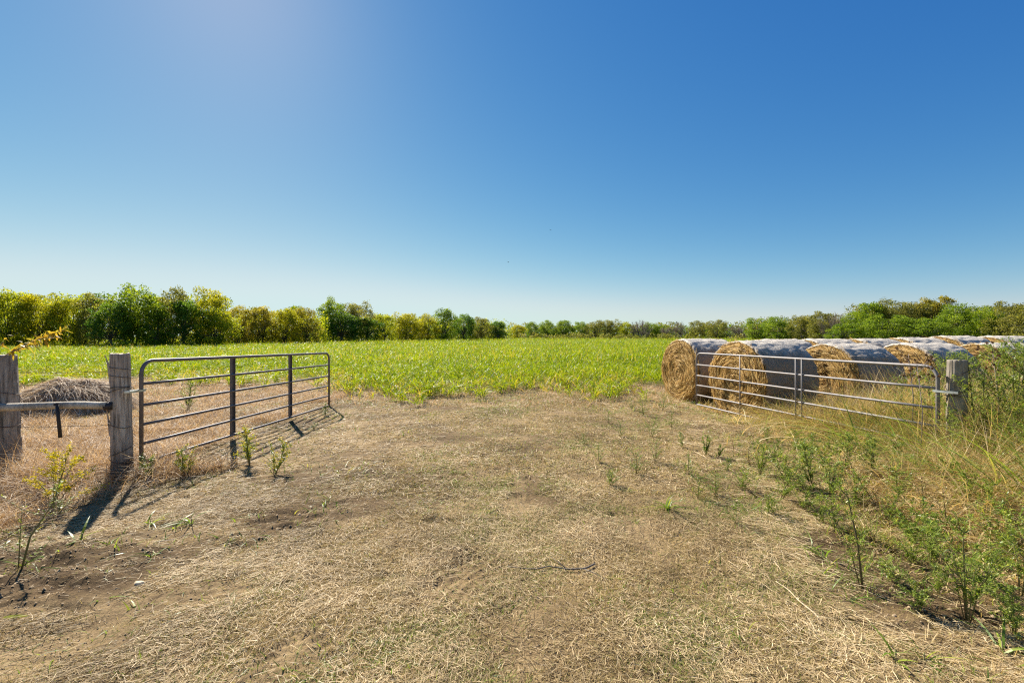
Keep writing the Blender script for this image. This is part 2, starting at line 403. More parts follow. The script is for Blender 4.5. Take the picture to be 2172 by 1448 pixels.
# flat lying straw litter
def litter(n, y0, y1, k, Lr, Wd):
    x, y = wedge(n, y0, y1, k)
    keep = rng.random(n) < (1 - .93 * bare(x, y)) * (.28 + .68 * sm(.36, .62, fbm(x / .30, y / .30, 3, 71)))
    keep &= crop_mask(x, y) < .6
    x, y = x[keep], y[keep]; m_ = len(x)
    az = rng.uniform(0, 2 * PI, m_)
    lay = np.maximum(sm(-1.0, -2.5, x), 0) * (rng.random(m_) < .6); lay2 = sm(1.4, 2.6, x) * (rng.random(m_) < .55)      # combed along the drive on the left
    az = np.where(lay > .5, RAD(28) + rng.normal(0, .3, m_), az); az = np.where(lay2 > .5, RAD(-38) + rng.normal(0, .4, m_), az)
    d = np.stack([np.cos(az), np.sin(az), rng.normal(.02, .14, m_)], 1)
    sd = np.stack([-np.sin(az), np.cos(az), rng.normal(0, .5, m_)], 1)
    b = np.stack([rng.normal(0, .25, m_), rng.normal(0, .25, m_), rng.normal(-.08, .12, m_)], 1)
    L = rng.uniform(Lr[0], Lr[1], m_); L *= 1 + (rng.random(m_) < .03) * 1.3 * sm(2, 4, y) + 1.2 * sm(1.2, 2.8, x) * rng.random(m_)
    z = gh(x, y) + rng.uniform(.001, .018, m_)
    shade = np.clip(fbm(x / .6, y / .6, 3, 77) * .8 + rng.normal(.08, .24, m_), 0, 1)
    return strips(np.stack([x, y, z], 1), unit(d), b, unit(sd), L, Wd * rng.uniform(.5, 1.3, m_) * (1 + .10 * y), 2, .7, shade)
stuff('straw_litter', [litter(430000, 1.7, 5, 1.2, (.018, .085), .0025), litter(360000, 4.5, 17, 1.4, (.03, .13), .0038)], M['straw'])

# crumbs and clods of soil
def clods(n):
    x, y = wedge(n, 1.7, 9, 1.3)
    k = rng.random(n) < np.clip(soil_band(x, y) * 1.3 + .10 + .5 * bare(x, y), 0, 1); x, y = x[k], y[k]; n = len(x)
    big = soil_band(x, y)
    sz = rng.uniform(.003, .009, n) * (1 + 1.8 * big * rng.random(n) ** 3)
    oct_ = np.array([(1, 0, 0), (0, 1, 0), (-1, 0, 0), (0, -1, 0), (0, 0, 1)], float)
    p = np.stack([x, y, gh(x, y) + sz * .1], 1)[:, None, :] + oct_[None] * sz[:, None, None] * rng.uniform(.55, 1.3, (n, 5, 1)) + rng.normal(0, .15, (n, 5, 3)) * sz[:, None, None]
    f0 = np.array([(0, 1, 4, 4), (1, 2, 4, 4), (2, 3, 4, 4), (3, 0, 4, 4)])[:, :3]
    f = (np.arange(n)[:, None, None] * 5 + f0[None]).reshape(-1, 3)
    o = new_mesh('soil_clods', p.reshape(-1, 3), f, M['clod'], np.repeat(rng.random(n), 5), True, None, 3); o['kind'] = 'stuff'
M['clod'] = veg('clod', [(0, (.20, .145, .085)), (1, (.38, .28, .17))], 0, .95, .1)
clods(26000)

# short tufts of half-dry grass on the drive
def tufts(n, y0, y1, k, h, Wd, seed=81, th=.40):
    x, y = wedge(n, y0, y1, k)
    g = fbm(x / .55, y / .55, 4, seed)
    wt = sm(th, th + .2, g) * (.35 + .65 * sm(-3.0, -.8, x)) * (1 - .9 * bare(x, y))
    keep = (rng.random(n) < wt) & (crop_mask(x, y) < .5)
    x, y, g = x[keep], y[keep], g[keep]
    green = sm(.42, .62, fbm(x / 1.1 + 5, y / .8, 3, 91)) * (.35 + .65 * sm(-2.6, -.6, x))
    rnd = np.where(rng.random(len(x)) < .05 + .72 * green, rng.uniform(.84, 1, len(x)), rng.uniform(0, .8, len(x)))
    cx = rng.normal(0, .012, len(x)); cy = rng.normal(0, .012, len(x))
    return grass(x + cx, y + cy, h[0], h[1], Wd * (1 + .08 * y), (.2, 1.35), (0, .8), 2, rnd)
stuff('short_grass', [tufts(1250000, 1.7, 5, 1.2, (.012, .048), .0028, 81, .22), tufts(650000, 4.5, 14, 1.3, (.02, .075), .0046, 81, .24)], M['thatch'])

# fine dry grass behind the fence and behind the left gate
def patch(n, fx, x0, x1, y0, y1):
    x = rng.uniform(x0, x1, n); y = rng.uniform(y0, y1, n)
    k = rng.random(n) < fx(x, y); return x[k], y[k]
def left_mask(x, y):
    n = fbm(x / .8, y / .8, 3, 101)
    gate_x = -4.55
    a = (x < gate_x - .15 + .5 * (n - .5)) & (y > 4.9)               # behind fence line and gate
    bb = (x < -3.75 + .9 * (n - .5) - (5.4 - y) * .35) & (y <= 5.6) & (y > 3.2)   # in front of the posts
    return (a | bb) * (.25 + .75 * sm(.35, .6, n)) * (1 - .9 * (crop_mask(x, y) > .4))
x, y = patch(230000, left_mask, -13, -3, 3.0, 14.5)
dense = fbm(x / .5, y / .5, 3, 105)
hgt = .12 + .26 * sm(.35, .65, dense) * sm(15, 7, y)
hgt = hgt * (1 + .55 * (y < 5.4) * (x < -4.0)); left_dry = grass(x, y, hgt * .5, hgt * 1.3, .0062, (.2, 1.25), (.1, 1.0), 4, None, None)
x2, y2 = patch(24000, lambda a, c: (a < -4.9) & (crop_mask(a, c) < .4), -11, -4.9, 4.6, 6.6)
tang = grass(x2, y2, .25, .60, .0050, (.4, 1.3), (.2, 1.2), 5)
stuff('dry_grass', [left_dry, tang], M['drygrass'])

# the golden tangle on the right, round the right gate and post
def right_h(x, y):                                   # how tall it stands
    f = (x - 3.2) * .55 + (y - 4.2) * .35
    h = sm(-.2, 2.2, f)
    return h
def right_mask(x, y):
    n = fbm(x / .7, y / .7, 3, 111)
    e = (x - (2.35 + .25 * (y - 3))) / 1.4 + (n - .5) * 1.3
    return sm(0, 1, e) * (crop_mask(x, y) < .4)
x, y = patch(330000, right_mask, 1.4, 10.5, 1.6, 9.0)
rh = right_h(x, y)
zone = sm(3.4, 5.0, x - .12 * (y - 5)) * sm(2.4, 3.8, y)            # past the gate's hinge post
hh = .07 + .20 * rh + .50 * zone + .10 * sm(2.0, 3.2, x) * sm(.45, .6, fbm(x / .5, y / .5, 2, 119)) * sm(.3, .65, fbm(x / .45, y / .45, 3, 115))
hh = hh * np.where(y > 7.6, .75, 1) * (1 - .80 * sm(4.7, 5.3, y) * (1 - sm(4.9, 5.5, x)))
gold = grass(x, y, hh * .5, hh * 1.5, .0062, (.15, 1.2), (.1, 1.3), 4, np.where(rng.random(len(x)) < .08 + .35 * sm(.48, .62, fbm(x / .7, y / .7, 3, 117)), rng.uniform(.85, 1, len(x)), rng.uniform(0, .8, len(x))))
k = rng.random(len(x)) < .30 * (zone * (1 - sm(4.7, 5.3, y) * (1 - sm(4.9, 5.5, x))) + .08 * rh)
curl = grass(x[k], y[k], .30, .90, .0115, (.1, 1.0), (.5, 2.0), 6, rng.uniform(.2, .9, k.sum()))
x3, y3 = patch(26000, lambda a, c: sm(0, 1, (a - 5.5 + .19 * (c - 5.5)) / .5), 4, 12, 6.2, 11)
bh = grass(x3, y3, .12, .45, .008, (.1, .9), (.1, .9), 4, rng.uniform(0, .8, len(x3)))
stuff('tangled_grass', [gold, curl, bh], M['goldgrass'])

# scattered green blades
def green_mask(x, y):
    n = fbm(x / .6, y / .6, 3, 121)
    r = sm(.8, 3.6, x) * .85 * sm(.42, .58, n)
    far = sm(8, 11, y) * sm(.50, .66, n) * .6
    le = (x < -1.6) * sm(.55, .70, n) * .22
    return np.clip(np.maximum(r, far) + le, 0, 1) * (crop_mask(x, y) < .7)
x, y = wedge(100000, 1.8, 13.5, 1.0)
k = rng.random(len(x)) < green_mask(x, y); x, y = x[k], y[k]
zz = sm(4.2, 5.8, x)
gg = grass(x, y, .05 + .10 * zz, .15 + .50 * zz, .0085, (.1, 1.1), (.1, 1.2), 4)
xt, yt = patch(34000, lambda a, c: sm(0, 1, (a - 5.35 - .15 * (c - 5)) / .7) * sm(3.6, 4.6, c), 5.1, 9.5, 3.4, 7.5)
tallgold = grass(xt, yt, .6, 1.6, .0090, (.05, .6), (.1, 1.0), 6, np.where(rng.random(len(xt)) < .22, rng.uniform(.85, 1, len(xt)), rng.uniform(.1, .8, len(xt))))
stuff('tall_grass', [tallgold], M['goldgrass'])
x, y = patch(1000, lambda a, c: np.ones_like(a), 4.6, 8.5, 3.3, 6.0)
big = grass(x, y, .6, 1.45, .018, (.15, .75), (.4, 1.3), 7, rng.uniform(.1, 1, len(x)), az=RAD(150) + rng.normal(0, 1.3, len(x)), taper=2)
x, y = wedge(260000, 1.8, 13, 1.1)
pm = sm(.50, .62, fbm(x / .75 + 3, y / .55, 4, 161)) * np.where(x < -1.2, .2, 1) * np.where(x > .8, 1, .75)
k = (rng.random(len(x)) < .8 * pm) & (crop_mask(x, y) < .6); x, y = x[k], y[k]
low = grass(x, y, .015, .085, .0055, (.1, 1.3), (.2, 1.2), 3, rng.uniform(.1, .95, len(x)))
stuff('green_grass', [gg, big, low], M['greengrass'])

# ------------------------------------------------------------------ the green crop
def crop(n, y0, y1, k, hgt, leaf, Wd, nl, S):
    x, y = wedge(n, y0, y1, k, 1.35, 3)
    cm = crop_mask(x, y)
    clump = fbm(x / .9, y / .9, 3, 131)
    dens = np.where(cm < .98, cm ** .7 * (.25 + .9 * sm(.38, .58, clump)), 1)
    # sparse forerunners
    kp = rng.random(n) < np.clip(dens, 0, 1)
    x, y, cm = x[kp], y[kp], cm[kp]
    kk = rng.integers(0, nl, size=len(x)) * 0 + nl
    x = np.repeat(x, nl); y = np.repeat(y, nl); cm = np.repeat(cm, nl)
    m_ = len(x)
    H = hgt * (.40 + .60 * cm) * (.70 + .30 * fbm(x / 3, y / 3, 2, 137) + .40 * fbm(x / .45, y / .45, 2, 139))
    z = gh(x, y) + H * rng.uniform(.05, .72, m_)
    x = x + rng.normal(0, .02, m_); y = y + rng.normal(0, .02, m_)
    dry = (rng.random(m_) < .05 + .30 * (1 - sm(.4, 1, cm)))
    rnd = np.where(dry, rng.uniform(.9, 1, m_), np.clip(rng.normal(.42, .24, m_) + .5 * (fbm(x / 1.6, y / 1.6, 3, 141) - .5), 0, .88))
    return grass(x, y, leaf * .6, leaf * 1.25, Wd, (.05, .75), (.15, 1.15), S, rnd, z=z, taper=2, wdj=.8)
crops = [crop(30000, 9.5, 24, 1.2, .46, .32, .020, 9, 4),
         crop(42000, 22, 55, 1.4, .62, .38, .028, 7, 3),
         crop(42000, 50, 190, 1.5, .66, .46, .060, 5, 2)]
x, y = wedge(900, 9.2, 15, 0)
k = (rng.random(len(x)) < .9 * sm(.42, .60, fbm(x / 1.1, y / .8, 3, 151))) & (crop_mask(x, y) > .0) & (crop_mask(x, y) < .75) & ~((x > 3.6) & (y < 15)); x, y = x[k], y[k]
x = np.repeat(x, 26) + rng.normal(0, .05, len(x) * 26); y = np.repeat(y, 26) + rng.normal(0, .05, len(y) * 26)
crops.append(grass(x, y, .18, .55, .024, (.05, .8), (.2, 1.4), 5, np.clip(rng.normal(.5, .25, len(x)), 0, 1), z=gh(x, y) + rng.uniform(0, .22, len(x)), taper=2, wdj=.8))
x, y = wedge(9000, 20, 150, 1.3)                      # seed stalks rising over the leaves
k = crop_mask(x, y) > .9; x, y = x[k], y[k]
z = gh(x, y) + .5
crops.append(grass(x, y, .25, .50, .022, (0, .25), (0, .2), 2, rng.uniform(.88, 1, len(x)), z=z))
o = stuff('crop', crops, M['crop'])

# stubs and dry stalks along the crop's edge
x, y = wedge(90000, 10, 19, 0)
k = (rng.random(len(x)) < np.exp(-((crop_mask(x, y) - .35) / .35) ** 2)); x, y = x[k], y[k]
stuff('crop_stubble', [grass(x, y, .06, .28, .012, (.1, 1.2), (.1, .8), 3, rng.uniform(.2, 1, len(x)))], M['drygrass'])
# ------------------------------------------------------------------ trees
def crown_mesh(seed, nclump, nleaf, leaf, base=.12, open_=0.0, flat=1.0, mat='green'):
    """a crown 1 m wide (radius .5) and 1 m tall made of leafy clumps, returns leaf data and clump centres"""
    r = np.random.default_rng(seed)
    zc = base + (1 - base) * r.random(nclump) ** .85
    env = np.sqrt(np.clip(1 - ((zc - .50) / .56) ** 2, .05, 1)) * .5
    env *= np.where(zc < .45, .9, 1)
    lob = r.uniform(0, 2 * PI, 3)
    a = r.uniform(0, 2 * PI, nclump); rr = env * np.sqrt(r.uniform(.15, 1, nclump)) * r.uniform(.75, 1.08, nclump)
    rr = rr * (1 + .22 * np.sin(2 * a + lob[0] + zc * 4) + .14 * np.sin(3 * a + lob[1] - zc * 7))
    zc = zc * (1 + .07 * np.sin(2 * a + lob[2]) * (zc > .5)) - .05 * r.random(nclump)
    cen = np.stack([rr * np.cos(a), rr * np.sin(a), zc * .95], 1)
    cr = r.uniform(.035, .14, nclump) * (1 - .35 * open_)
    tint = r.random(nclump)
    w_ = cr ** 2; idx = r.choice(nclump, nleaf, p=w_ / w_.sum())
    dv = rdir(nleaf, r); dv[:, 2] = np.abs(dv[:, 2]) * np.where(r.random(nleaf) < .72, 1, -1)
    rad = cr[idx] * r.uniform(.35, 1.15, nleaf) ** .7 * np.where(r.random(nleaf) < .06, 1.5, 1)
    p = cen[idx] + dv * rad[:, None] * np.array([1, 1, .75])
    p[:, 2] = np.maximum(p[:, 2], .01)
    # leaf sprays
    ld = unit(dv * .7 + rdir(nleaf, r) * .8 + np.array([0, 0, -.15]))
    sd = unit(np.cross(ld, rdir(nleaf, r)))
    L = leaf * r.uniform(.6, 1.5, nleaf)[:, None]; W = L * r.uniform(.35, .6, nleaf)[:, None]
    bend = rdir(nleaf, r) * L * .15
    co = np.stack([p, p + ld * L * .5 + sd * W, p + ld * L + bend, p + ld * L * .5 - sd * W], 1).reshape(-1, 3)
    f = np.arange(nleaf * 4).reshape(-1, 4)
    v = np.clip(tint[idx] * .55 + r.normal(.22, .17, nleaf) + .12 * (p[:, 2] - .5), 0, 1)  # leaves lighten up the crown: sunlit tops put into the leaf tint
    return co, f, np.repeat(v, 4), cen, cr
def branches(seed, cen, nb, r0, stems=2):
    r = np.random.default_rng(seed + 99); parts = []
    for s_ in range(stems):
        a = r.uniform(0, 2 * PI); fork = np.array([.07 * math.cos(a), .07 * math.sin(a), r.uniform(.16, .32)])
        c, f = ob_lathe_tube([(0.015 * math.cos(a), .015 * math.sin(a), -.02), fork * (.5, .5, .5), fork], [r0, r0 * .8, r0 * .65], 6)
        parts.append((c, f, np.zeros(len(c))))
        for j in range(s_, min(nb, len(cen)), stems):
            e = cen[j]; mid = fork + (e - fork) * .5 + r.normal(0, .03, 3) + (0, 0, .03)
            c, f = ob_lathe_tube([fork, mid, e], [r0 * .5, r0 * .28, r0 * .08], 5)
            parts.append((c, f, np.zeros(len(c))))
    return merge(parts)
protos = {}
for kind in TREE:
    for var in range(2 if kind in ('brown', 'dark', 'bright') else 3):
        sd = hash_ = sum(map(ord, kind)) + var * 37
        open_ = {'tan': .5, 'olive': .4, 'brown': .8}.get(kind, .15)
        nl = {'brown': 1800, 'tan': 10000, 'olive': 10000}.get(kind, 12500)
        co, f, v, cen, cr = crown_mesh(sd, 130 if kind != 'brown' else 60, nl, .021 if kind != 'brown' else .012, .06 if kind not in ('tan', 'olive', 'brown') else .14, open_)
        me_c = (co, f, v); bm_ = branches(sd, cen, 34 if kind != 'brown' else 60, .020 if kind != 'brown' else .016, 3)
        if kind == 'brown':                           # bare twigs fanning out of every limb
            r = np.random.default_rng(sd + 5); n = 2600; ix = r.integers(0, len(cen), n)
            p0 = cen[ix] * r.uniform(.6, 1.02, n)[:, None]; d = unit(cen[ix] - (0, 0, .25) + rdir(n, r) * .35)
            bm_ = merge([bm_, strips(p0, d, rdir(n, r) * .2, unit(np.cross(d, rdir(n, r))), r.uniform(.06, .17, n), np.full(n, .005), 2, 1.0, r.random(n))])
        oc = new_mesh('crown', me_c[0], me_c[1], M['tree_' + kind], me_c[2])
        ot = new_mesh('trunk', bm_[0], bm_[1], M['twig' if kind == 'brown' else 'bark'], bm_[2], True)
        protos[(kind, var)] = (oc.data, ot.data)
        bpy.data.objects.remove(oc); bpy.data.objects.remove(ot)

def tree(px, top, wpx, D, kind, var, label, group, name='broadleaf_tree', rz=None):
    X_, Y_ = (px - CX) / F * D, D
    zb = float(gh(X_, Y_)) - .05
    H = EYE - (top - HY) / F * D - zb
    W_ = wpx / F * D
    o = empty(name, (X_, Y_, zb), label, 'tree', group, rng.uniform(0, 6.28) if rz is None else rz)
    o.scale = (W_, W_, H)
    c_, t_ = protos[(kind, var)]
    for nm, me in (('crown', c_), ('trunk', t_)):
        ch = bpy.data.objects.new(nm, me); C.collection.objects.link(ch); ch.parent = o
    return o
GL, GM, GC, GR = 'trees along the left edge of the field', 'tree clumps beyond the field', 'low distant trees at the end of the field', 'trees behind the round bales'
TR = [
 # px, top, width, distance, kind, variant, label, group
 (-70, 616, 130, 47, 'yellowgreen', 0, 'yellow-green tree cut by the left edge of the picture', GL),
 (22, 617, 100, 49, 'yellowgreen', 1, 'yellow-green tree second from the left, rising above the leaning sapling branch', GL),
 (92, 623, 95, 50, 'gold', 0, 'golden-leaved low tree third from the left in the field-edge row', GL),
 (150, 626, 90, 51, 'yellowgreen', 2, 'yellow-green tree fourth from the left, with an even rounded top', GL),
 (203, 625, 85, 51, 'olive', 0, 'olive tree just left of the tall dark green tree', GL),
 (284, 607, 118, 50, 'green', 0, 'tall dense green tree above the split fence post, highest of the left row', GL),
 (240, 645, 90, 48, 'dark', 0, 'dark green bushy tree at the foot of the tall green tree', GL),
 (362, 614, 84, 53, 'olive', 1, 'brownish olive tree with a ragged top, right of the tallest green tree', GL),
 (392, 634, 82, 52, 'dark', 1, 'dark green rounded tree beside the open yellow-green tree', GL),
 (330, 655, 80, 50, 'green', 1, 'low green tree between two taller trees above the dark gate', GL),
 (442, 617, 92, 55, 'gold', 1, 'tall open yellowish tree above the brace of the dark gate, end of the high row', GL),
 (462, 655, 84, 54, 'yellowgreen', 0, 'low yellow-green tree under the right side of the tall open yellowish tree', GL),
 (505, 650, 72, 60, 'tan', 0, 'tan-leaved tree where the left row steps down', GL),
 (552, 653, 78, 63, 'tan', 1, 'golden tan tree of even height, second after the row steps down', GL),
 (604, 656, 72, 66, 'gold', 2, 'golden-brown tree in the middle of the low stretch of the left row', GL),
 (645, 654, 70, 69, 'tan', 2, 'brownish tan tree next to the big green clump', GL),
 (628, 647, 52, 82, 'green', 2, 'green treetop showing above the tan trees', GM),
 (704, 635, 74, 84, 'green', 0, 'tall blue-green tree forming the left half of the big clump', GM),
 (752, 640, 84, 88, 'olive', 2, 'tall yellow-tinged tree forming the right half of the big clump', GM),
 (728, 664, 88, 82, 'dark', 0, 'dark green bushy tree under the big clump', GM),
 (780, 672, 60, 88, 'dark', 1, 'small dark tree at the right foot of the big clump', GM),
 (787, 651, 18, 92, 'brown', 0, 'thin sparse treetop sticking out right of the big clump', GM),
 (815, 668, 52, 92, 'yellowgreen', 1, 'small yellow-green tree in the dip after the big clump', GM),
 (862, 663, 74, 98, 'gold', 0, 'broad bright golden tree, yellowest in the row', GM),
 (905, 668, 58, 102, 'gold', 1, 'golden tree left of the dark domed tree', GM),
 (940, 657, 66, 106, 'green', 1, 'domed dark green tree near the middle of the row', GM),
 (985, 667, 58, 112, 'dark', 0, 'dark green tree just right of the domed tree', GM),
 (1020, 673, 52, 118, 'olive', 0, 'olive tree where the tree line slopes down', GM),
 (1056, 680, 46, 126, 'dark', 1, 'last dark tree where the sloping tree line ends', GM),
 (1098, 690, 40, 150, 'gold', 2, 'yellow bush-like tree in the gap at the centre', GC),
 (1128, 684, 40, 160, 'green', 1, 'grey-green distant tree right of the yellow bush', GC),
 (1160, 681, 42, 160, 'bright', 0, 'bright green distant tree, third right of the central gap', GC),
 (1196, 678, 46, 158, 'green', 2, 'darker green distant tree, tallest of the central group', GC),
 (1232, 682, 40, 158, 'bright', 1, 'light green distant tree with a rounded top', GC),
 (1262, 680, 44, 155, 'olive', 1, 'olive distant tree with a forked trunk', GC),
 (1294, 677, 46, 152, 'olive', 2, 'olive-grey distant tree with thin twigs on top', GC),
 (1328, 684, 38, 152, 'yellowgreen', 2, 'small yellow-green distant tree before the bare one', GC),
 (1358, 679, 56, 148, 'brown', 1, 'wide leafless grey-brown tree right of centre', GC),
 (1380, 684, 44, 156, 'green', 0, 'green tree partly behind the leafless one', GC),
 (1412, 687, 34, 148, 'brown', 0, 'small dark bare tree left of the first round bale', GC),
 (1440, 682, 42, 146, 'brown', 1, 'grey bare tree just above the first round bale', GC),
 (1478, 681, 44, 140, 'olive', 0, 'olive tree behind the wrapped part of the first round bale', GC),
 (1520, 679, 52, 134, 'olive', 1, 'rounded olive tree behind the second round bale', GC),
 (1566, 684, 44, 128, 'brown', 0, 'thin brownish tree before the right-hand wood begins', GC),
 (1604, 677, 56, 108, 'bright', 0, 'fresh green tree where the right-hand wood begins', GR),
 (1650, 672, 60, 100, 'bright', 1, 'fresh green tree with a low rounded top, second in the right-hand wood', GR),
 (1702, 668, 56, 94, 'olive', 2, 'twiggy olive tree rising behind the second row of bales', GR),
 (1740, 661, 62, 90, 'olive', 0, 'grey-green tree with wispy top left of the brown one', GR),
 (1770, 664, 64, 86, 'brown', 1, 'brownish half-bare tree in the right-hand wood', GR),
 (1812, 664, 66, 84, 'bright', 0, 'green tree filling the dip left of the high crowns', GR),
 (1850, 639, 72, 80, 'green', 2, 'high green tree at the left end of the highest crowns', GR),
 (1898, 636, 80, 78, 'olive', 1, 'broad olive tree, second of the highest crowns', GR),
 (1948, 637, 80, 77, 'olive', 2, 'olive tree with a feathery top in the middle of the highest crowns', GR),
 (1985, 633, 78, 76, 'tan', 1, 'highest tree of the right-hand wood, thin and feathery', GR),
 (2036, 646, 90, 70, 'bright', 1, 'dense bright green tree above the right gate post', GR),
 (2092, 652, 86, 66, 'green', 0, 'dense green tree behind the tall weeds on the right', GR),
 (2142, 641, 84, 62, 'olive', 0, 'olive-brown tree near the right edge of the picture', GR),
 (2200, 645, 96, 58, 'olive', 1, 'olive-brown tree cut by the right edge of the picture', GR),
 (1880, 672, 90, 72, 'bright', 0, 'low bright green bushy tree under the high crowns, above the right gate', GR),
 (1965, 674, 90, 68, 'bright', 1, 'low bright green bushy tree behind the dried seed heads', GR),
 (1790, 688, 80, 76, 'green', 1, 'low green bushy tree just above the far bales', GR),
]
for tr_ in TR: tree(*tr_)

# the wood behind and under the single trees reads as one mass
def wood(segs, n, leaf, mat, seed, rs=1.0):
    r = np.random.default_rng(seed); parts = []
    for (xa, ta, Da, xb, tb, Db, share, low) in segs:
        m_ = int(n * share); nc = max(20, m_ // 90)
        u = r.random(nc); pxx = xa + (xb - xa) * u; D = Da + (Db - Da) * u + r.uniform(0, 9, nc)
        X_ = (pxx - CX) / F * D; top = EYE - ((ta + (tb - ta) * u) - HY) / F * D
        zb = gh(X_, D); zc = zb + (top - zb) * (low + (1 - low) * 0 + r.random(nc) * (1 - low)) * .9
        cr = r.uniform(.7, 1.5, nc) * (D / 80) ** .5 * rs
        ix = r.integers(0, nc, m_); dv = rdir(m_, r)
        p = np.stack([X_, D, zc], 1)[ix] + dv * (cr[ix] * r.uniform(.3, 1, m_) ** .5)[:, None]
        p[:, 2] = np.maximum(p[:, 2], gh(p[:, 0], p[:, 1]))
        ld = unit(dv + rdir(m_, r)); sd = unit(np.cross(ld, rdir(m_, r)))
        L = (leaf * r.uniform(.6, 1.5, m_) * (D[ix] / 60) ** .7)[:, None]; W_ = L * .45
        co = np.stack([p, p + ld * L * .5 + sd * W_, p + ld * L, p + ld * L * .5 - sd * W_], 1).reshape(-1, 3)
        v = np.clip(r.random(nc)[ix] * .6 + r.normal(.2, .15, m_), 0, 1)
        parts.append((co, np.arange(m_ * 4).reshape(-1, 4), np.repeat(v, 4)))
    c, f, v = merge(parts); o = new_mesh('woodland', c, f, M[mat], v); o['kind'] = 'stuff'; return o
wood([(-260, 622, 48, 480, 628, 60, .42, 0), (480, 659, 60, 690, 660, 72, .2, 0), (690, 662, 92, 830, 672, 104, .14, 0), (830, 674, 102, 1075, 684, 130, .24, 0)], 120000, .19, 'tree_yellowgreen', 5)
wood([(1590, 682, 114, 1810, 670, 90, .3, 0), (1800, 652, 88, 2330, 652, 62, .7, 0)], 90000, .19, 'tree_olive', 6)
wood([(1080, 689, 178, 1600, 687, 148, 1, 0)], 26000, .20, 'tree_olive', 7)
wood([(1080, 694, 172, 1600, 693, 140, 1, 0)], 14000, .20, 'tree_bright', 17)
# rough brush strip at the far field edge
b_ = wood([(1075, 709, 138, 1620, 709, 116, 1, 0)], 9000, .16, 'tree_olive', 8, .55); b_.name = 'brush'; b_.data.name = 'brush'

# ------------------------------------------------------------------ round hay bales
def mat_hay():
    m, t, N, Lk, b = mat_new('packed_hay')
    a = N.new('ShaderNodeAttribute'); a.attribute_name = 'v'
    r = ramp(N, [(0, (.15, .08, .025)), (.4, (.34, .20, .06)), (.7, (.50, .32, .11)), (1, (.62, .44, .19))]); Lk.new(a.outputs['Fac'], r.inputs[0])
    tc = N.new('ShaderNodeTexCoord'); n = N.new('ShaderNodeTexNoise'); n.inputs['Scale'].default_value = 40; n.inputs['Detail'].default_value = 6
    Lk.new(tc.outputs['Object'], n.inputs['Vector'])
    Lk.new(r.outputs[0], b.inputs['Base Color']); b.inputs['Roughness'].default_value = .85
    bp = N.new('ShaderNodeBump'); bp.inputs['Distance'].default_value = .02; Lk.new(n.outputs[0], bp.inputs['Height']); Lk.new(bp.outputs[0], b.inputs['Normal'])
    return m
M['hay'] = mat_hay()
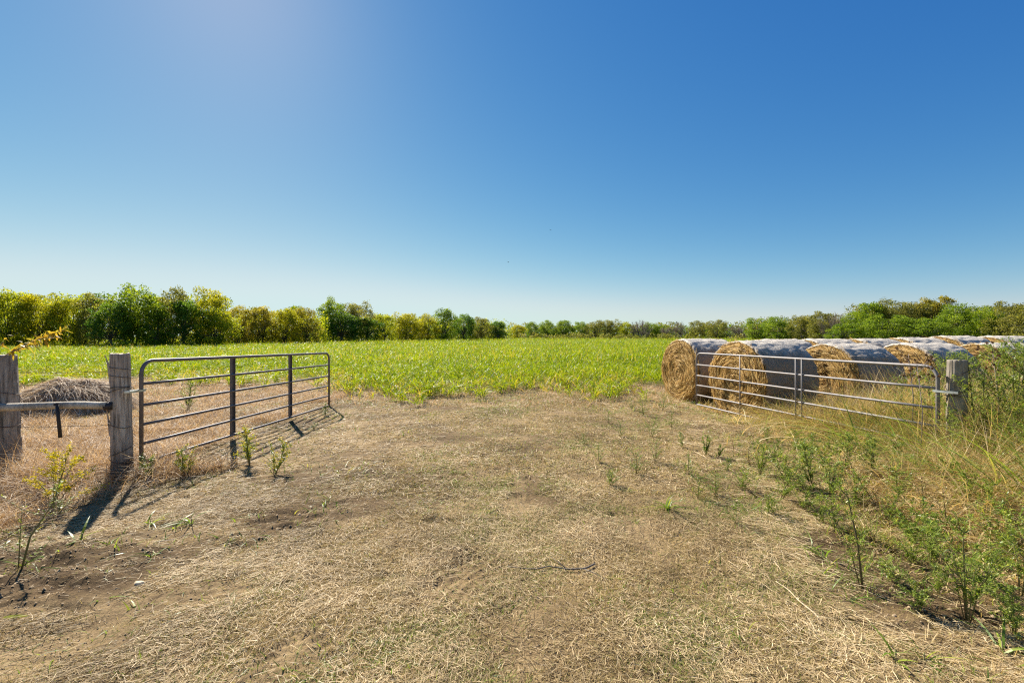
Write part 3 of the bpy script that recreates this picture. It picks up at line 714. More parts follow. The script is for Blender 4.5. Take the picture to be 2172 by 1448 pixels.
def mat_wrap():
    """blue and straw coloured net wrap; threads run round the bale"""
    m, t, N, Lk, b = mat_new('net_wrap')
    tc = N.new('ShaderNodeTexCoord'); sp = N.new('ShaderNodeSeparateXYZ'); Lk.new(tc.outputs['Object'], sp.inputs[0])
    zz = N.new('ShaderNodeMath'); zz.operation = 'SUBTRACT'; Lk.new(sp.outputs[2], zz.inputs[0]); zz.inputs[1].default_value = .76
    an = N.new('ShaderNodeMath'); an.operation = 'ARCTAN2'; Lk.new(sp.outputs[1], an.inputs[0]); Lk.new(zz.outputs[0], an.inputs[1])
    cb = N.new('ShaderNodeCombineXYZ'); Lk.new(sp.outputs[0], cb.inputs[0]); Lk.new(an.outputs[0], cb.inputs[1])
    def ns(sx, sy, sc, det=4, off=0):
        mp = N.new('ShaderNodeMapping'); mp.inputs['Scale'].default_value = (sx, sy, 1); mp.inputs['Location'].default_value = (off, off, off)
        Lk.new(cb.outputs[0], mp.inputs[0])
        n = N.new('ShaderNodeTexNoise'); n.inputs['Scale'].default_value = sc; n.inputs['Detail'].default_value = det; n.inputs['Roughness'].default_value = .65
        Lk.new(mp.outputs[0], n.inputs['Vector']); return n
    broad = ns(3.0, .55, 1.6, 4); thread = ns(42, 9, 2.0, 5, 3); speck = ns(60, 40, 1.6, 3, 7); patch_ = ns(6, 4, 1, 5, 11)
    blue = ramp(N, [(.38, (.020, .060, .14)), (.5, (.040, .09, .17)), (.66, (.12, .15, .18))]); Lk.new(patch_.outputs[0], blue.inputs[0])
    tan = ramp(N, [(.35, (.11, .07, .035)), (.65, (.36, .25, .145))]); Lk.new(speck.outputs[0], tan.inputs[0])
    s1 = N.new('ShaderNodeMath'); s1.operation = 'MULTIPLY_ADD'; Lk.new(thread.outputs[0], s1.inputs[0]); s1.inputs[1].default_value = 1.0; Lk.new(broad.outputs[0], s1.inputs[2])
    s2 = N.new('ShaderNodeMath'); s2.operation = 'MULTIPLY_ADD'; Lk.new(speck.outputs[0], s2.inputs[0]); s2.inputs[1].default_value = .5; Lk.new(s1.outputs[0], s2.inputs[2])
    f_ = ramp(N, [(.385, (0, 0, 0)), (.465, (1, 1, 1))])
    md = N.new('ShaderNodeMath'); md.operation = 'MULTIPLY'; md.inputs[1].default_value = .41; Lk.new(s2.outputs[0], md.inputs[0]); Lk.new(md.outputs[0], f_.inputs[0])
    mx = N.new('ShaderNodeMixRGB'); Lk.new(f_.outputs[0], mx.inputs[0]); Lk.new(blue.outputs[0], mx.inputs[1]); Lk.new(tan.outputs[0], mx.inputs[2])
    # sunlight on each bale's crown painted pale into the net, ragged above darker sides
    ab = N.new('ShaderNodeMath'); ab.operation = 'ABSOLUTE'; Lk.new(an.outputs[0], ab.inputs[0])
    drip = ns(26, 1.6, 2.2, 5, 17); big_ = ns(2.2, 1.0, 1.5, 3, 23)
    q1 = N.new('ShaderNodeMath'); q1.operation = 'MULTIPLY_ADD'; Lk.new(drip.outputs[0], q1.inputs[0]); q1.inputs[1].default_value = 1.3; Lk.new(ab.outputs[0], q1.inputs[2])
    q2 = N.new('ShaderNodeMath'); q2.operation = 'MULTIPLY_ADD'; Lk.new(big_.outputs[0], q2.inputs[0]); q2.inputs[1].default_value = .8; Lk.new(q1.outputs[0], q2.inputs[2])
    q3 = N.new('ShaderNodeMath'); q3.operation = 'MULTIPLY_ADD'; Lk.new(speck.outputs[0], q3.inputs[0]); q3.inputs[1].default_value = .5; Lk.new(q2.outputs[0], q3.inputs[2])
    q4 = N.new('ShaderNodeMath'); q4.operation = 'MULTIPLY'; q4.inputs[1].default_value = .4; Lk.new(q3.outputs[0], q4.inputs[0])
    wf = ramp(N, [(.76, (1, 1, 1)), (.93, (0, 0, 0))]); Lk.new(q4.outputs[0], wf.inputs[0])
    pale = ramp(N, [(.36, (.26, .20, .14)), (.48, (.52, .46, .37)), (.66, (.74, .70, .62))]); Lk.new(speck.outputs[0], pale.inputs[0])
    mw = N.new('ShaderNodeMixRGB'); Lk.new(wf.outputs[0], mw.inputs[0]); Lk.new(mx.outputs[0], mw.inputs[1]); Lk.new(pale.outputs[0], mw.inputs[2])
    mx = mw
    # fine white threads
    wv = N.new('ShaderNodeTexWave'); wv.bands_direction = 'X'; wv.inputs['Scale'].default_value = 22; wv.inputs['Distortion'].default_value = 1.5; wv.inputs['Detail'].default_value = 2
    Lk.new(cb.outputs[0], wv.inputs['Vector'])
    wr = ramp(N, [(.66, (0, 0, 0)), (.95, (.42, .42, .42))]); Lk.new(wv.outputs[0], wr.inputs[0])
    m2 = N.new('ShaderNodeMixRGB'); Lk.new(wr.outputs[0], m2.inputs[0]); Lk.new(mx.outputs[0], m2.inputs[1]); m2.inputs[2].default_value = (.60, .52, .40, 1)
    Lk.new(m2.outputs[0], b.inputs['Base Color']); b.inputs['Roughness'].default_value = .62; b.inputs['Specular IOR Level'].default_value = .25
    bp = N.new('ShaderNodeBump'); bp.inputs['Distance'].default_value = .022; bp.inputs['Strength'].default_value = .9
    Lk.new(s2.outputs[0], bp.inputs['Height']); Lk.new(bp.outputs[0], b.inputs['Normal'])
    return m
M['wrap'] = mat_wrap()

BR, BL = .78, 1.24
def make_bale(seed, torn=0.0):
    r = np.random.default_rng(seed)
    root = empty('round_hay_bale', (0, 0, 0), 'x', 'hay bale', 'round hay bales')
    na, nr = 180, 44
    parts = []
    def squash(p):
        q = p.copy(); q[:, 2] += .76
        low = q[:, 2] < .07
        q[low, 2] = .07 - .07 * (1 - np.exp(-(.07 - q[low, 2]) / .09)) * .6
        q[:, 2] = np.maximum(q[:, 2], -.01)
        return q
    def R_at(a, x):                                   # irregular, slightly barrel shaped
        return BR * (1 + .012 * np.sin(2 * a + seed) + .010 * (fbm(a * 2 + seed, x * 3, 2, seed) - .5) * 2)
    for side in (0, 1):
        a = np.linspace(0, 2 * PI, na, endpoint=False); rr = np.linspace(.02, 1, nr)
        A, RR = np.meshgrid(a, rr)
        swirl = np.sin(RR * 52 + A + 3 * fbm(A * 1.2 + 9, RR * 4, 2, seed + side)) * .008
        lump = (fbm(np.cos(A) * RR * 5 + 20, np.sin(A) * RR * 5 + 20, 4, seed + 3 + side) - .5) * .10
        edge = -.07 * sm(.78, 1.0, RR) ** 2
        off = .02 + swirl + lump + edge
        rad = RR * R_at(A, np.full_like(A, side * BL)) * (.992)
        xx = -off if side == 0 else BL + off
        p = squash(np.stack([xx.ravel(), (rad * np.sin(A)).ravel(), (rad * np.cos(A)).ravel()], 1))
        i, j = np.meshgrid(np.arange(nr - 1), np.arange(na), indexing='ij')
        j2 = (j + 1) % na
        f = np.stack([i * na + j, (i + 1) * na + j, (i + 1) * na + j2, i * na + j2], 2).reshape(-1, 4)
        if side == 1: f = f[:, ::-1]
        v = np.clip(.45 + swirl * 22 + lump * 3 + r.normal(0, .13, A.shape), 0, 1).ravel()
        parts.append((p, f, v))
    # shell under the wrap
    A, XX = np.meshgrid(np.linspace(0, 2 * PI, na, endpoint=False), np.linspace(.045, BL - .045, 14))
    p = squash(np.stack([XX.ravel(), (R_at(A, XX) * .985 * np.sin(A)).ravel(), (R_at(A, XX) * .985 * np.cos(A)).ravel()], 1))
    i, j = np.meshgrid(np.arange(13), np.arange(na), indexing='ij'); j2 = (j + 1) % na
    parts.append((p, np.stack([i * na + j, (i + 1) * na + j, (i + 1) * na + j2, i * na + j2], 2).reshape(-1, 4), np.full(len(p), .4)))
    c, f, v = merge(parts)
    hay = new_mesh('hay', c, f, M['hay'], v, True, root)
    # loose stalks lying round the spiral
    sp = []
    for side, n in ((0, 6500), (1, 2200)):
        a = r.uniform(0, 2 * PI, n); q = np.sqrt(r.uniform(.0, 1, n)) * BR * 1.0
        tang = np.stack([np.zeros(n), np.cos(a), -np.sin(a)], 1); radv = np.stack([np.zeros(n), np.sin(a), np.cos(a)], 1)
        sgn = -1 if side == 0 else 1; outv = np.array([sgn, 0, 0.0])
        ang = r.normal(0, .27, n)[:, None]
        d = unit(tang * np.cos(ang) + radv * np.sin(ang) + outv * r.normal(.02, .09, n)[:, None])
        L = r.uniform(.06, .20, n) * np.clip(q / .35, .4, 1)
        b_ = -radv * (L / np.maximum(q, .12) * .5)[:, None] - outv * r.uniform(0, .25, n)[:, None]
        lump = (fbm(np.sin(a) * 0 + np.cos(a) * q / BR * 5 + 20, np.sin(a) * q / BR * 5 + 20, 4, seed + 3 + side) - .5) * .10
        offx = .02 + lump - .07 * sm(.78, 1, q / BR) ** 2
        x0 = (-offx if side == 0 else BL + offx) + sgn * r.uniform(-.004, .03, n)
        p0 = np.stack([x0, q * np.sin(a), q * np.cos(a)], 1); p0 = squash(p0)
        band = np.clip(.50 + .30 * np.sin(q * 62 + a + 3 * fbm(a, q * 4, 2, seed)) + r.normal(0, .2, n), 0, 1)
        sp.append(strips(p0, d, b_, unit(np.cross(d, outv) + rdir(n, r) * .5), L, r.uniform(.005, .011, n), 3, .6, band))
    n = 420                                            # stalks poking through at the rims
    a = r.uniform(0, 2 * PI, n); xr = np.where(r.random(n) < .7, r.uniform(-.02, .10, n), r.uniform(BL - .1, BL + .02, n))
    radv = np.stack([np.zeros(n), np.sin(a), np.cos(a)], 1); tang = np.stack([np.zeros(n), np.cos(a), -np.sin(a)], 1)
    d = unit(tang + radv * r.uniform(.05, .5, n)[:, None] + rdir(n, r) * .4)
    p0 = squash(radv * BR * .985 + np.stack([xr, xr * 0, xr * 0], 1))
    sp.append(strips(p0, d, -radv * .3, unit(np.cross(d, radv)), r.uniform(.03, .08, n), r.uniform(.005, .009, n), 2, .6))
    c, f, v = merge(sp)
    new_mesh('loose_stalks', c, f, M['hay_strand'], v, False, root)
    # net wrap sleeve with its folded rims
    x_ = np.concatenate([[.10, .055, .03, .032, .05], np.linspace(.09, BL - .09, 22), [BL - .05, BL - .032, BL - .03, BL - .055, BL - .10]])
    rf = np.concatenate([[-.030, -.028, -.018, -.004, 0], np.zeros(22), [0, -.004, -.018, -.028, -.030]])
    A, XX = np.meshgrid(np.linspace(0, 2 * PI, 220, endpoint=False), x_); RF = np.repeat(rf[:, None], 220, 1)
    rag = (fbm(A * 14, XX * 0, 3, seed + 31) - .5) * .05 * (np.abs(XX - BL / 2) > BL / 2 - .13)
    wr = R_at(A, XX) + RF + .022 * (RF == 0) + .006 + ((fbm(A * 9, XX * 7, 4, seed + 17) - .5) * .050 + (fbm(A * 2.2, XX * 2.5, 2, seed + 47) - .5) * .03) * (RF == 0) + .004 * np.sin(XX * 90) * (RF == 0)
    p = squash(np.stack([(XX + rag).ravel(), (wr * np.sin(A)).ravel(), (wr * np.cos(A)).ravel()], 1))
    na = 220; i, j = np.meshgrid(np.arange(len(x_) - 1), np.arange(na), indexing='ij'); j2 = (j + 1) % na
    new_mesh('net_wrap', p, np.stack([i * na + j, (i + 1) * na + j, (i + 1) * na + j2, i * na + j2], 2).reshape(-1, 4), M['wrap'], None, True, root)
    return root
bale_protos = [make_bale(11), make_bale(23), make_bale(37), make_bale(52)]
YAW = RAD(12)
BALES = [  # x, y of the near face's centre, yaw, scale, prototype, label
 (4.73, 12.04, YAW, 1.118, 0, 'round bale farthest left, its golden face beside the green crop'),
 (5.08, 9.68, YAW, 1.118, 1, 'round bale with dark blue wrap directly behind the far end of the grey gate'),
 (7.40, 10.09, YAW + .03, 1.069, 2, 'round bale behind the middle of the grey gate, right of the bluest bale'),
 (9.46, 10.36, YAW - .02, 1.069, 3, 'round bale behind the hinge end of the grey gate, its face half hidden by weeds'),
 (11.77, 10.74, YAW, 1.074, 0, 'round bale at the right edge, mostly hidden behind tall weeds'),
 (7.18, 12.31, YAW, 1.107, 2, 'back-row bale peeping over the bluest bale'),
 (8.70, 12.59, YAW, 1.107, 3, 'back-row bale whose pale top shows above the left side of the third front bale'),
 (10.22, 12.80, YAW, 1.128, 1, 'back-row bale whose pale top shows in the dip between the third and fourth front bales'),
 (11.85, 13.13, YAW, 1.128, 0, 'back-row bale whose pale top shows above the fourth front bale'),
 (13.41, 13.35, YAW, 1.139, 2, 'back-row bale with a strip of hay face showing left of the tall weeds'),
 (15.14, 13.56, YAW, 1.107, 3, 'back-row bale seen only as a pale top behind the tall weeds'),
]
used = set()
for (bx, by, yw, sc, pr, lab) in BALES:
    o = copy_tree(bale_protos[pr]) if pr in used else bale_protos[pr]
    used.add(pr)
    o.location = (bx, by, float(gh(bx + .6, by)) - .05); o.rotation_euler = (0, 0, yw); o.scale = (1.09, sc * 1.03, sc * 1.03); o['label'] = lab

# the collapsed old bale on the left
X0, Y0 = (152 - CX) / F * 9.6, 9.6
root = empty('old_hay_heap', (X0, Y0, float(gh(X0, Y0)) - .02), 'collapsed grey-brown old hay bale lying in dry grass behind the wooden rail', 'hay heap')
A, RR = np.meshgrid(np.linspace(0, 2 * PI, 120, endpoint=False), np.linspace(.01, 1, 30))
hz = .64 * np.sqrt(np.clip(1 - RR ** 2.6, 0, 1)) * (1 + .6 * (fbm(np.cos(A) * RR * 3 + 5, np.sin(A) * RR * 3 + 5, 4, 201) - .5))
p = np.stack([(RR * 1.12 * np.cos(A) * (1 + .06 * np.sin(3 * A))).ravel(), (RR * .85 * np.sin(A)).ravel(), hz.ravel()], 1)
i, j = np.meshgrid(np.arange(29), np.arange(120), indexing='ij'); j2 = (j + 1) % 120
new_mesh('heap', p, np.stack([i * 120 + j, (i + 1) * 120 + j, (i + 1) * 120 + j2, i * 120 + j2], 2).reshape(-1, 4), M['oldhay'], np.clip(.35 + rng.normal(0, .15, len(p)), 0, 1), True, root)
n = 7000
a = rng.uniform(0, 2 * PI, n); q = rng.uniform(.05, 1, n) ** .6
zz = .64 * np.sqrt(np.clip(1 - q ** 2.6, 0, 1)) * (1 + .6 * (fbm(np.cos(a) * q * 3 + 5, np.sin(a) * q * 3 + 5, 4, 201) - .5))
p0 = np.stack([q * 1.14 * np.cos(a), q * .87 * np.sin(a), zz + .015], 1)
dd = unit(np.stack([np.where(rng.random(n) < .5, -1, 1) * rng.uniform(.4, 1, n), rng.normal(0, .45, n), rng.normal(.05, .22, n) - .25 * q], 1))
c, f, v = strips(p0, dd, np.stack([rng.normal(0, .2, n), rng.normal(0, .2, n), -.35 - rng.random(n) * .4], 1), unit(np.cross(dd, (0, 0, 1.0)) + rdir(n) * .4), rng.uniform(.15, .55, n), rng.uniform(.007, .014, n), 4, .6)
c[:, 2] = np.maximum(c[:, 2], .0)
new_mesh('loose_stalks', c, f, M['oldhay'], v, False, root)

# ------------------------------------------------------------------ gates
def gate(root_name, A0, A1, zt0, zt1, zb0, zb1, mat, braces, flat, label, rT, rB):
    """A0 hinge end, A1 far end; top/bottom heights at both ends"""
    A0 = np.array(A0); A1 = np.array(A1)
    L = float(np.linalg.norm(A1 - A0)); yaw = math.atan2(A1[1] - A0[1], A1[0] - A0[0])
    root = empty(root_name, (A0[0], A0[1], 0), label, 'gate', 'tubular steel gates standing open', yaw)
    def pt(s, k, dy=0):                               # s along, k 0 bottom .. 1 top
        zb_, zt_ = zb0 + (zb1 - zb0) * s / L, zt0 + (zt1 - zt0) * s / L
        return (s, dy, zb_ + (zt_ - zb_) * k)
    def z(s, k): return pt(s, k)[2]
    rc = .16
    pts = [pt(0, -.015)]
    pts.append((0, 0, z(0, 1) - rc - .05))
    for q in np.linspace(0, PI / 2, 8): pts.append((rc - rc * math.cos(q), 0, z(0, 1) - rc + rc * math.sin(q)))
    for s in np.linspace(.4, L - .4, 7): pts.append((s, 0, z(s, 1)))
    for q in np.linspace(PI / 2, 0, 8): pts.append((L - rc + rc * math.cos(q), 0, z(L, 1) - rc + rc * math.sin(q)))
    pts.append((L, 0, z(L, 1) - rc - .05)); pts.append(pt(L, -.015))
    tube_obj('frame', [(pts, rT)], mat, root, 12)
    for k in (.0, .185, .375, .565, .775):
        # bars bow a little, as the old ones in the photo do
        bow = rng.normal(0, .006)
        tube_obj('bar', [([pt(s, k + bow * math.sin(PI * s / L)) for s in np.linspace(.0, L, 9)], rB)], mat, root, 10)
    for bs in braces:
        if flat:
            x0_, x1_ = bs * L - .046, bs * L + .046
            c = []
            for (xx, yy) in ((x0_, -.030), (x0_, -.022), (x1_, -.022), (x1_, -.030)):
                pass
            bz, tz = z(bs * L, 0), z(bs * L, 1)
            parts = [box_np(bs * L, .026, (bz + tz) / 2, .088, .005, tz - bz + .02), box_np(bs * L - .044, .0125, (bz + tz) / 2, .005, .030, tz - bz - .04), box_np(bs * L + .044, .0125, (bz + tz) / 2, .005, .030, tz - bz - .04)]
            c, f, v = merge(parts)
            br = new_mesh('brace', c, f, mat, v, False, root)
            for k in (.185, .375, .565, .775):
                c, f = ob_lathe_tube([(bs * L, .018, z(bs * L, k) + .014), (bs * L, .036, z(bs * L, k) + .014)], [.009, .009], 8)
                new_mesh('bolt', c, f, M['galv'], np.zeros(len(c)), True, br)
        else:
            tube_obj('brace', [([pt(bs * L, 0, .024), pt(bs * L, 1, .024)], .011)], mat, root, 8)
    return root, L, z
# left, dark: hinge near the split post
gL, LL, zL = gate('steel_gate', (-4.63, 5.30), (-4.40, 10.2), 1.385, 1.285, .115, .03, M['gate_dark'], (.334, .671), True,
                  'dark painted steel gate with two flat braces, hung on the split post', .0225, .0185)
gR, LR, zR = gate('steel_gate', (5.52, 5.50), (4.57, 10.5), 1.30, 1.272, .06, .01, M['gate_light'], (.40, .70, .425), False,
                  'light grey steel gate with thin rod braces, in front of the round bales', .0215, .0180)
# hinge straps
for g_, z_, sg in ((gL, 1.02, 1), (gR, .985, -1)):
    c1, f1, v1 = merge([box_np(-.07, 0.024 * sg, z_, .26, .008, .028), box_np(-.07, -.026 * sg, z_, .22, .006, .026)])
    new_mesh('hinge_strap', c1, f1, M['galv'], v1, False, g_)
# chain with its loop on the far end of the grey gate
links = []
z0 = zR(LR, .80)
path = [(LR + .03, -.03, z0 + .02 - t_ * .42) for t_ in np.linspace(0, 1, 17)]
ch_root = None
parts = []
for q_, (sx, sy, sz) in enumerate(path):
    a = np.linspace(0, 2 * PI, 12, endpoint=False); rot = PI / 2 * (q_ % 2) + .4
    pl = [(sx + .013 * math.cos(t_) * math.cos(rot) + .012 * math.sin(q_ * .9), sy + .013 * math.cos(t_) * math.sin(rot), sz + .021 * math.sin(t_)) for t_ in a]
    c, f = ob_lathe_tube(pl, .0045, 5, True); parts.append((c, f, np.zeros(len(c))))
c, f, v = merge(parts); new_mesh('chain', c, f, M['galv'], v, True, gR)

# ------------------------------------------------------------------ fence posts, rail, wires
def post(name, x, y, r, h, mat, label, taper=.9, lean=(0, 0), cracks=7, seed=1, rough_top=0.0, group='wooden posts at the gateway'):
    g0 = float(gh(x, y)) - .12
    root = empty(name, (x, y, g0), label, 'post', group)
    na, nz = 72, 60; H = h - g0
    A, ZZ = np.meshgrid(np.linspace(0, 2 * PI, na, endpoint=False), np.linspace(0, 1, nz))
    R_ = r * (1 - (1 - taper) * ZZ) * (1 + .035 * np.sin(2 * A + seed) + .05 * (fbm(A * 1.5 + 3, ZZ * 5, 3, seed) - .5))
    R_ = R_ - r * .05 * (fbm(np.cos(A) * 6 + 8, np.sin(A) * 6 + ZZ * 1.5, 3, seed + 4) > .58)
    rs = np.random.default_rng(seed)
    for k in range(cracks):
        a0 = rs.uniform(0, 2 * PI); z0_, z1_ = sorted(rs.uniform(0, 1.15, 2))
        if z1_ - z0_ < .25: z1_ += .3
        da = np.abs((A - a0 - .25 * (ZZ - z0_) * rs.normal() + PI) % (2 * PI) - PI)
        R_ = R_ - r * rs.uniform(.15, .32) * np.exp(-(da / .055) ** 2) * sm(z0_, z0_ + .1, ZZ) * (1 - sm(z1_ - .08, z1_, ZZ))
    Zt = ZZ * H + (ZZ > .93) * (fbm(A * 3, A * 0, 3, seed + 9) - .5) * rough_top * ((ZZ - .93) / .07)
    cxs = lean[0] * ZZ * H; cys = lean[1] * ZZ * H
    p = np.stack([(R_ * np.cos(A) + cxs).ravel(), (R_ * np.sin(A) + cys).ravel(), Zt.ravel()], 1)
    # cap rings
    capr = []
    for fct in (.96, .7, .4, .08):
        a = A[-1]; capr.append(np.stack([R_[-1] * fct * np.cos(a) + cxs[-1], R_[-1] * fct * np.sin(a) + cys[-1], Zt[-1] * 0 + (Zt[-1] if fct > .9 else Zt[-1] * .4 + Zt[-1].mean() * .6) + .006 * (fct == .96)], 1))
    p = np.vstack([p] + capr); nz += 4
    i, j = np.meshgrid(np.arange(nz - 1), np.arange(na), indexing='ij'); j2 = (j + 1) % na
    f = np.stack([i * na + j, i * na + j2, (i + 1) * na + j2, (i + 1) * na + j], 2).reshape(-1, 4)
    new_mesh('timber', p, f, mat, None, True, root)
    return root, g0
def wrap_wire(root, g0, r, zs, lean=(0, 0), tilt=.02):
    for z_ in zs:
        a = np.linspace(0, 2 * PI, 28, endpoint=False); ph = rng.uniform(0, 6)
        pts = np.stack([(r + .006) * np.cos(a) + lean[0] * z_, (r + .006) * np.sin(a) + lean[1] * z_, z_ - g0 + tilt * np.sin(a + ph)], 1)
        c, f = ob_lathe_tube(pts, .0032, 5, True)
        new_mesh('wire_wrap', c, f, M['wire'], np.zeros(len(c)), True, root)
pB, gB = post('fence_post', -4.79, 5.22, .114, 1.475, M['post_warm'], 'split pale weathered post carrying the dark gate, black wires wound round it', .88, (-.02, 0), 11, 3, .03)
wrap_wire(pB, gB, .106, (1.30, 1.20, 1.06), (-.02, 0)); wrap_wire(pB, gB, .110, (1.02, .63, .30), (-.02, 0), .05); wrap_wire(pB, gB, .114, (.22,), (-.02, 0), .06)
# splinters standing off its left side
sp = []
for (za, zb_, wd_, of) in ((1.12, 1.46, .028, .020), (1.24, 1.47, .018, .038), (.48, .82, .030, .012)):
    pts = np.array([(-.100, -.05, za - gB), (-.118, -.055, (za + zb_) / 2 - gB), (-.135 - of, -.06, zb_ - gB)])
    if za < 1: pts = pts[:, :] + np.array([0, 0, 0])
    c, f = ob_lathe_tube(pts, [wd_ * .6, wd_ * .5, wd_ * .12], 6); c[:, 1] = -.055 + (c[:, 1] + .055) * .45; new_mesh('splinter', c, f, M['post_warm'], None, False, pB)

pA, gA = post('fence_post', -6.30, 5.30, .135, 1.455, M['post_grey'], 'thick grey post cut by the left edge of the picture', .93, (-.045, 0), 8, 5, .02)
wrap_wire(pA, gA, .138, (1.0, .62), (-.045, 0), .04)
pC, gC = post('fence_post', 5.67, 5.42, .096, 1.385, M['post_treated'], 'flat-topped round post carrying the grey gate, half buried in weeds', .97, (.012, 0), 4, 9, .0)
wrap_wire(pC, gC, .099, (1.22, 1.04, .98), (.012, 0), .05); wrap_wire(pC, gC, .099, (.93,), (.012, 0), .01)
# wooden rail between the two left posts
ra, rb_ = np.array([-7.6, 5.12, .83]), np.array([-4.86, 5.10, .855])
root = empty('fence_rail', tuple(ra), 'round grey wooden rail running across the two left posts', 'fence rail')
N_ = 40; tt = np.linspace(0, 1, N_)
pts = ra + (rb_ - ra) * tt[:, None] + np.stack([0 * tt, 0 * tt, .012 * np.sin(tt * 9) + .01 * np.sin(tt * 3)], 1)
c, f = ob_lathe_tube(pts - ra, .048 * (1 - .10 * tt) * (1 + .03 * np.sin(tt * 23)), 14)
new_mesh('rail', c, f, M['rail'], None, True, root)
c, f = ob_lathe_tube([rb_ - ra - (.03, 0, 0), rb_ - ra + (.045, .02, 0)], [.047, .05], 12); new_mesh('rail_end', c, f, M['iron'], None, True, root)
# iron stay hanging from the rail
s0 = np.array(P(121, 856, 5.03)); s1 = np.array(P(128, 928, 5.03))
root = empty('hanging_stay', tuple(s0), 'short dark iron stay hanging from the wooden rail', 'fence stay')
c1 = ob_lathe_tube([(0, 0, 0), (s1 - s0) * .5, s1 - s0], [.016, .018, .019], 6); c2 = ob_lathe_tube([(-.03, 0, -.01), (.012, 0, .004)], [.016, .014], 6)
c, f, v = merge([(c1[0], c1[1], np.zeros(len(c1[0]))), (c2[0], c2[1], np.zeros(len(c2[0])))])
new_mesh('stay', c, f, M['iron'], v, True, root)
# barbed wires
def wire(x0_, z0_, x1_, z1_, y_, sag, label, barbs=True):
    n = 40; t_ = np.linspace(0, 1, n)
    base = np.array([x0_, y_, z0_])
    pts = np.stack([(x1_ - x0_) * t_, .004 * np.sin(t_ * 60), (z1_ - z0_) * t_ - sag * 4 * t_ * (1 - t_) + .004 * np.sin(t_ * 31)], 1)
    root = empty('barbed_wire', tuple(base), label, 'barbed wire', 'barbed wires of the left fence')
    c, f = ob_lathe_tube(pts, .0024, 5); new_mesh('strand', c, f, M['wire'], None, True, root)
    pr = []
    for q_ in np.arange(.04, 1, .055):
        c_ = np.array([(x1_ - x0_) * q_, 0, (z1_ - z0_) * q_ - sag * 4 * q_ * (1 - q_)])
        for s_ in (-1, 1):
            d = unit(rng.normal(size=3)) * .016
            cc, ff = ob_lathe_tube([c_ - d, c_ + d], [.0016, .0016], 4); pr.append((cc, ff, np.zeros(len(cc))))
    c, f, v = merge(pr); new_mesh('barb', c, f, M['wire'], v, False, root)['kind'] = 'stuff'
wire(-8.2, 1.27, -4.9, 1.25, 5.32, .02, 'uppermost rusty barbed wire between the left posts')
wire(-8.2, 1.13, -4.9, 1.09, 5.33, .03, 'barbed wire just below the uppermost one, above the wooden rail')
wire(-8.2, .66, -4.9, .62, 5.15, .05, 'slack barbed wire below the wooden rail')

# ------------------------------------------------------------------ weeds and plants
def weed(name, seed, h, spread, nbr, leafL, mat='weedleaf', flowers=0, fmat='yellow', bush=1.0, leaves_per=16, lean=(0, 0), basal=4):
    r = np.random.default_rng(seed); root = empty(name, (0, 0, 0), 'x', 'weed')
    lines = []; tips = []
    main = np.array([(0, 0, -.03), (lean[0] * .3 * h + r.normal(0, .02), lean[1] * .3 * h, h * .4), (lean[0] * h * .8 + r.normal(0, .03), lean[1] * h * .8, h * .78), (lean[0] * h + r.normal(0, .03), lean[1] * h, h)])
    lines.append((main, [.0055 + .003 * h, .005 + .002 * h, .003, .0015]))
    def along(t):
        t = np.clip(t, 0, .999) * 3; i = int(t); return main[i] + (main[i + 1] - main[i]) * (t - i)
    axes = [(main[0] * .6 + main[1] * .4, main[3])]
    for k in range(nbr):
        t = .10 + .80 * k / max(nbr, 1) + r.uniform(-.04, .04); a = k * 2.4 + r.uniform(-.5, .5)
        b0 = along(t); ln = spread * (1.05 - t * .75) * r.uniform(.6, 1.1)
        e = b0 + np.array([math.cos(a) * ln, math.sin(a) * ln, ln * r.uniform(.5, 1.1)])
        mid = (b0 + e) / 2 - (0, 0, ln * .12)
        lines.append(([b0, mid, e], [.003, .0022, .001])); axes.append((b0, e))
    for k in range(basal):
        a = r.uniform(0, 2 * PI); hh_ = h * r.uniform(.45, .92); o_ = spread * r.uniform(.35, .95)
        e = np.array([math.cos(a) * o_ + lean[0] * hh_, math.sin(a) * o_ + lean[1] * hh_, hh_]); b0 = np.array([math.cos(a) * .01, math.sin(a) * .01, -.02])
        mid = np.array([e[0] * .35, e[1] * .35, hh_ * .5]); lines.append(([b0, mid, e], [.004, .003, .0012])); axes.append((mid * .7, mid)); axes.append((mid, e))
    st = tube_obj('stem', lines, M['stem'], root, 5)
    P0, D0 = [], []
    for q_, (a0, a1) in enumerate(axes):
        n = int(2.6 * leaves_per * (2.2 if q_ == 0 else 1) * bush)
        t = r.uniform(.1, 1.0, n)[:, None]
        P0.append(a0 + (a1 - a0) * t + r.normal(0, .006, (n, 3)))
        d = rdir(n, r); d[:, 2] = np.abs(d[:, 2]) * .7 + .1; D0.append(unit(d + unit((a1 - a0))[None] * .4))
    P0 = np.concatenate(P0); D0 = np.concatenate(D0); n = len(P0)
    L = leafL * 1.15 * r.uniform(.45, 1.25, n)
    c, f, v = strips(P0, D0, np.stack([np.zeros(n), np.zeros(n), -r.uniform(.2, .7, n)], 1), unit(np.cross(D0, rdir(n, r) * .4 + (0, 0, 1))), L, L * r.uniform(.17, .30, n), 2, 2, np.clip(r.normal(.45, .25, n), 0, 1))
    new_mesh('leaves', c, f, M[mat], v, False, root)
    if flowers:
        Q = []
        for (a0, a1) in axes:
            for _ in range(flowers):
                Q.append(a0 + (a1 - a0) * r.uniform(.45, 1.05) + r.normal(0, .014, 3))
        Q = np.array(Q); Q = np.repeat(Q, 4, 0); n = len(Q); d = rdir(n, r); d[:, 2] = np.abs(d[:, 2])
        c, f, v = strips(Q, d, d * 0, unit(np.cross(d, rdir(n, r))), r.uniform(.008, .018, n), r.uniform(.007, .012, n), 2, 2)
        new_mesh('flowers', c, f, M[fmat], v, False, root)
    return root
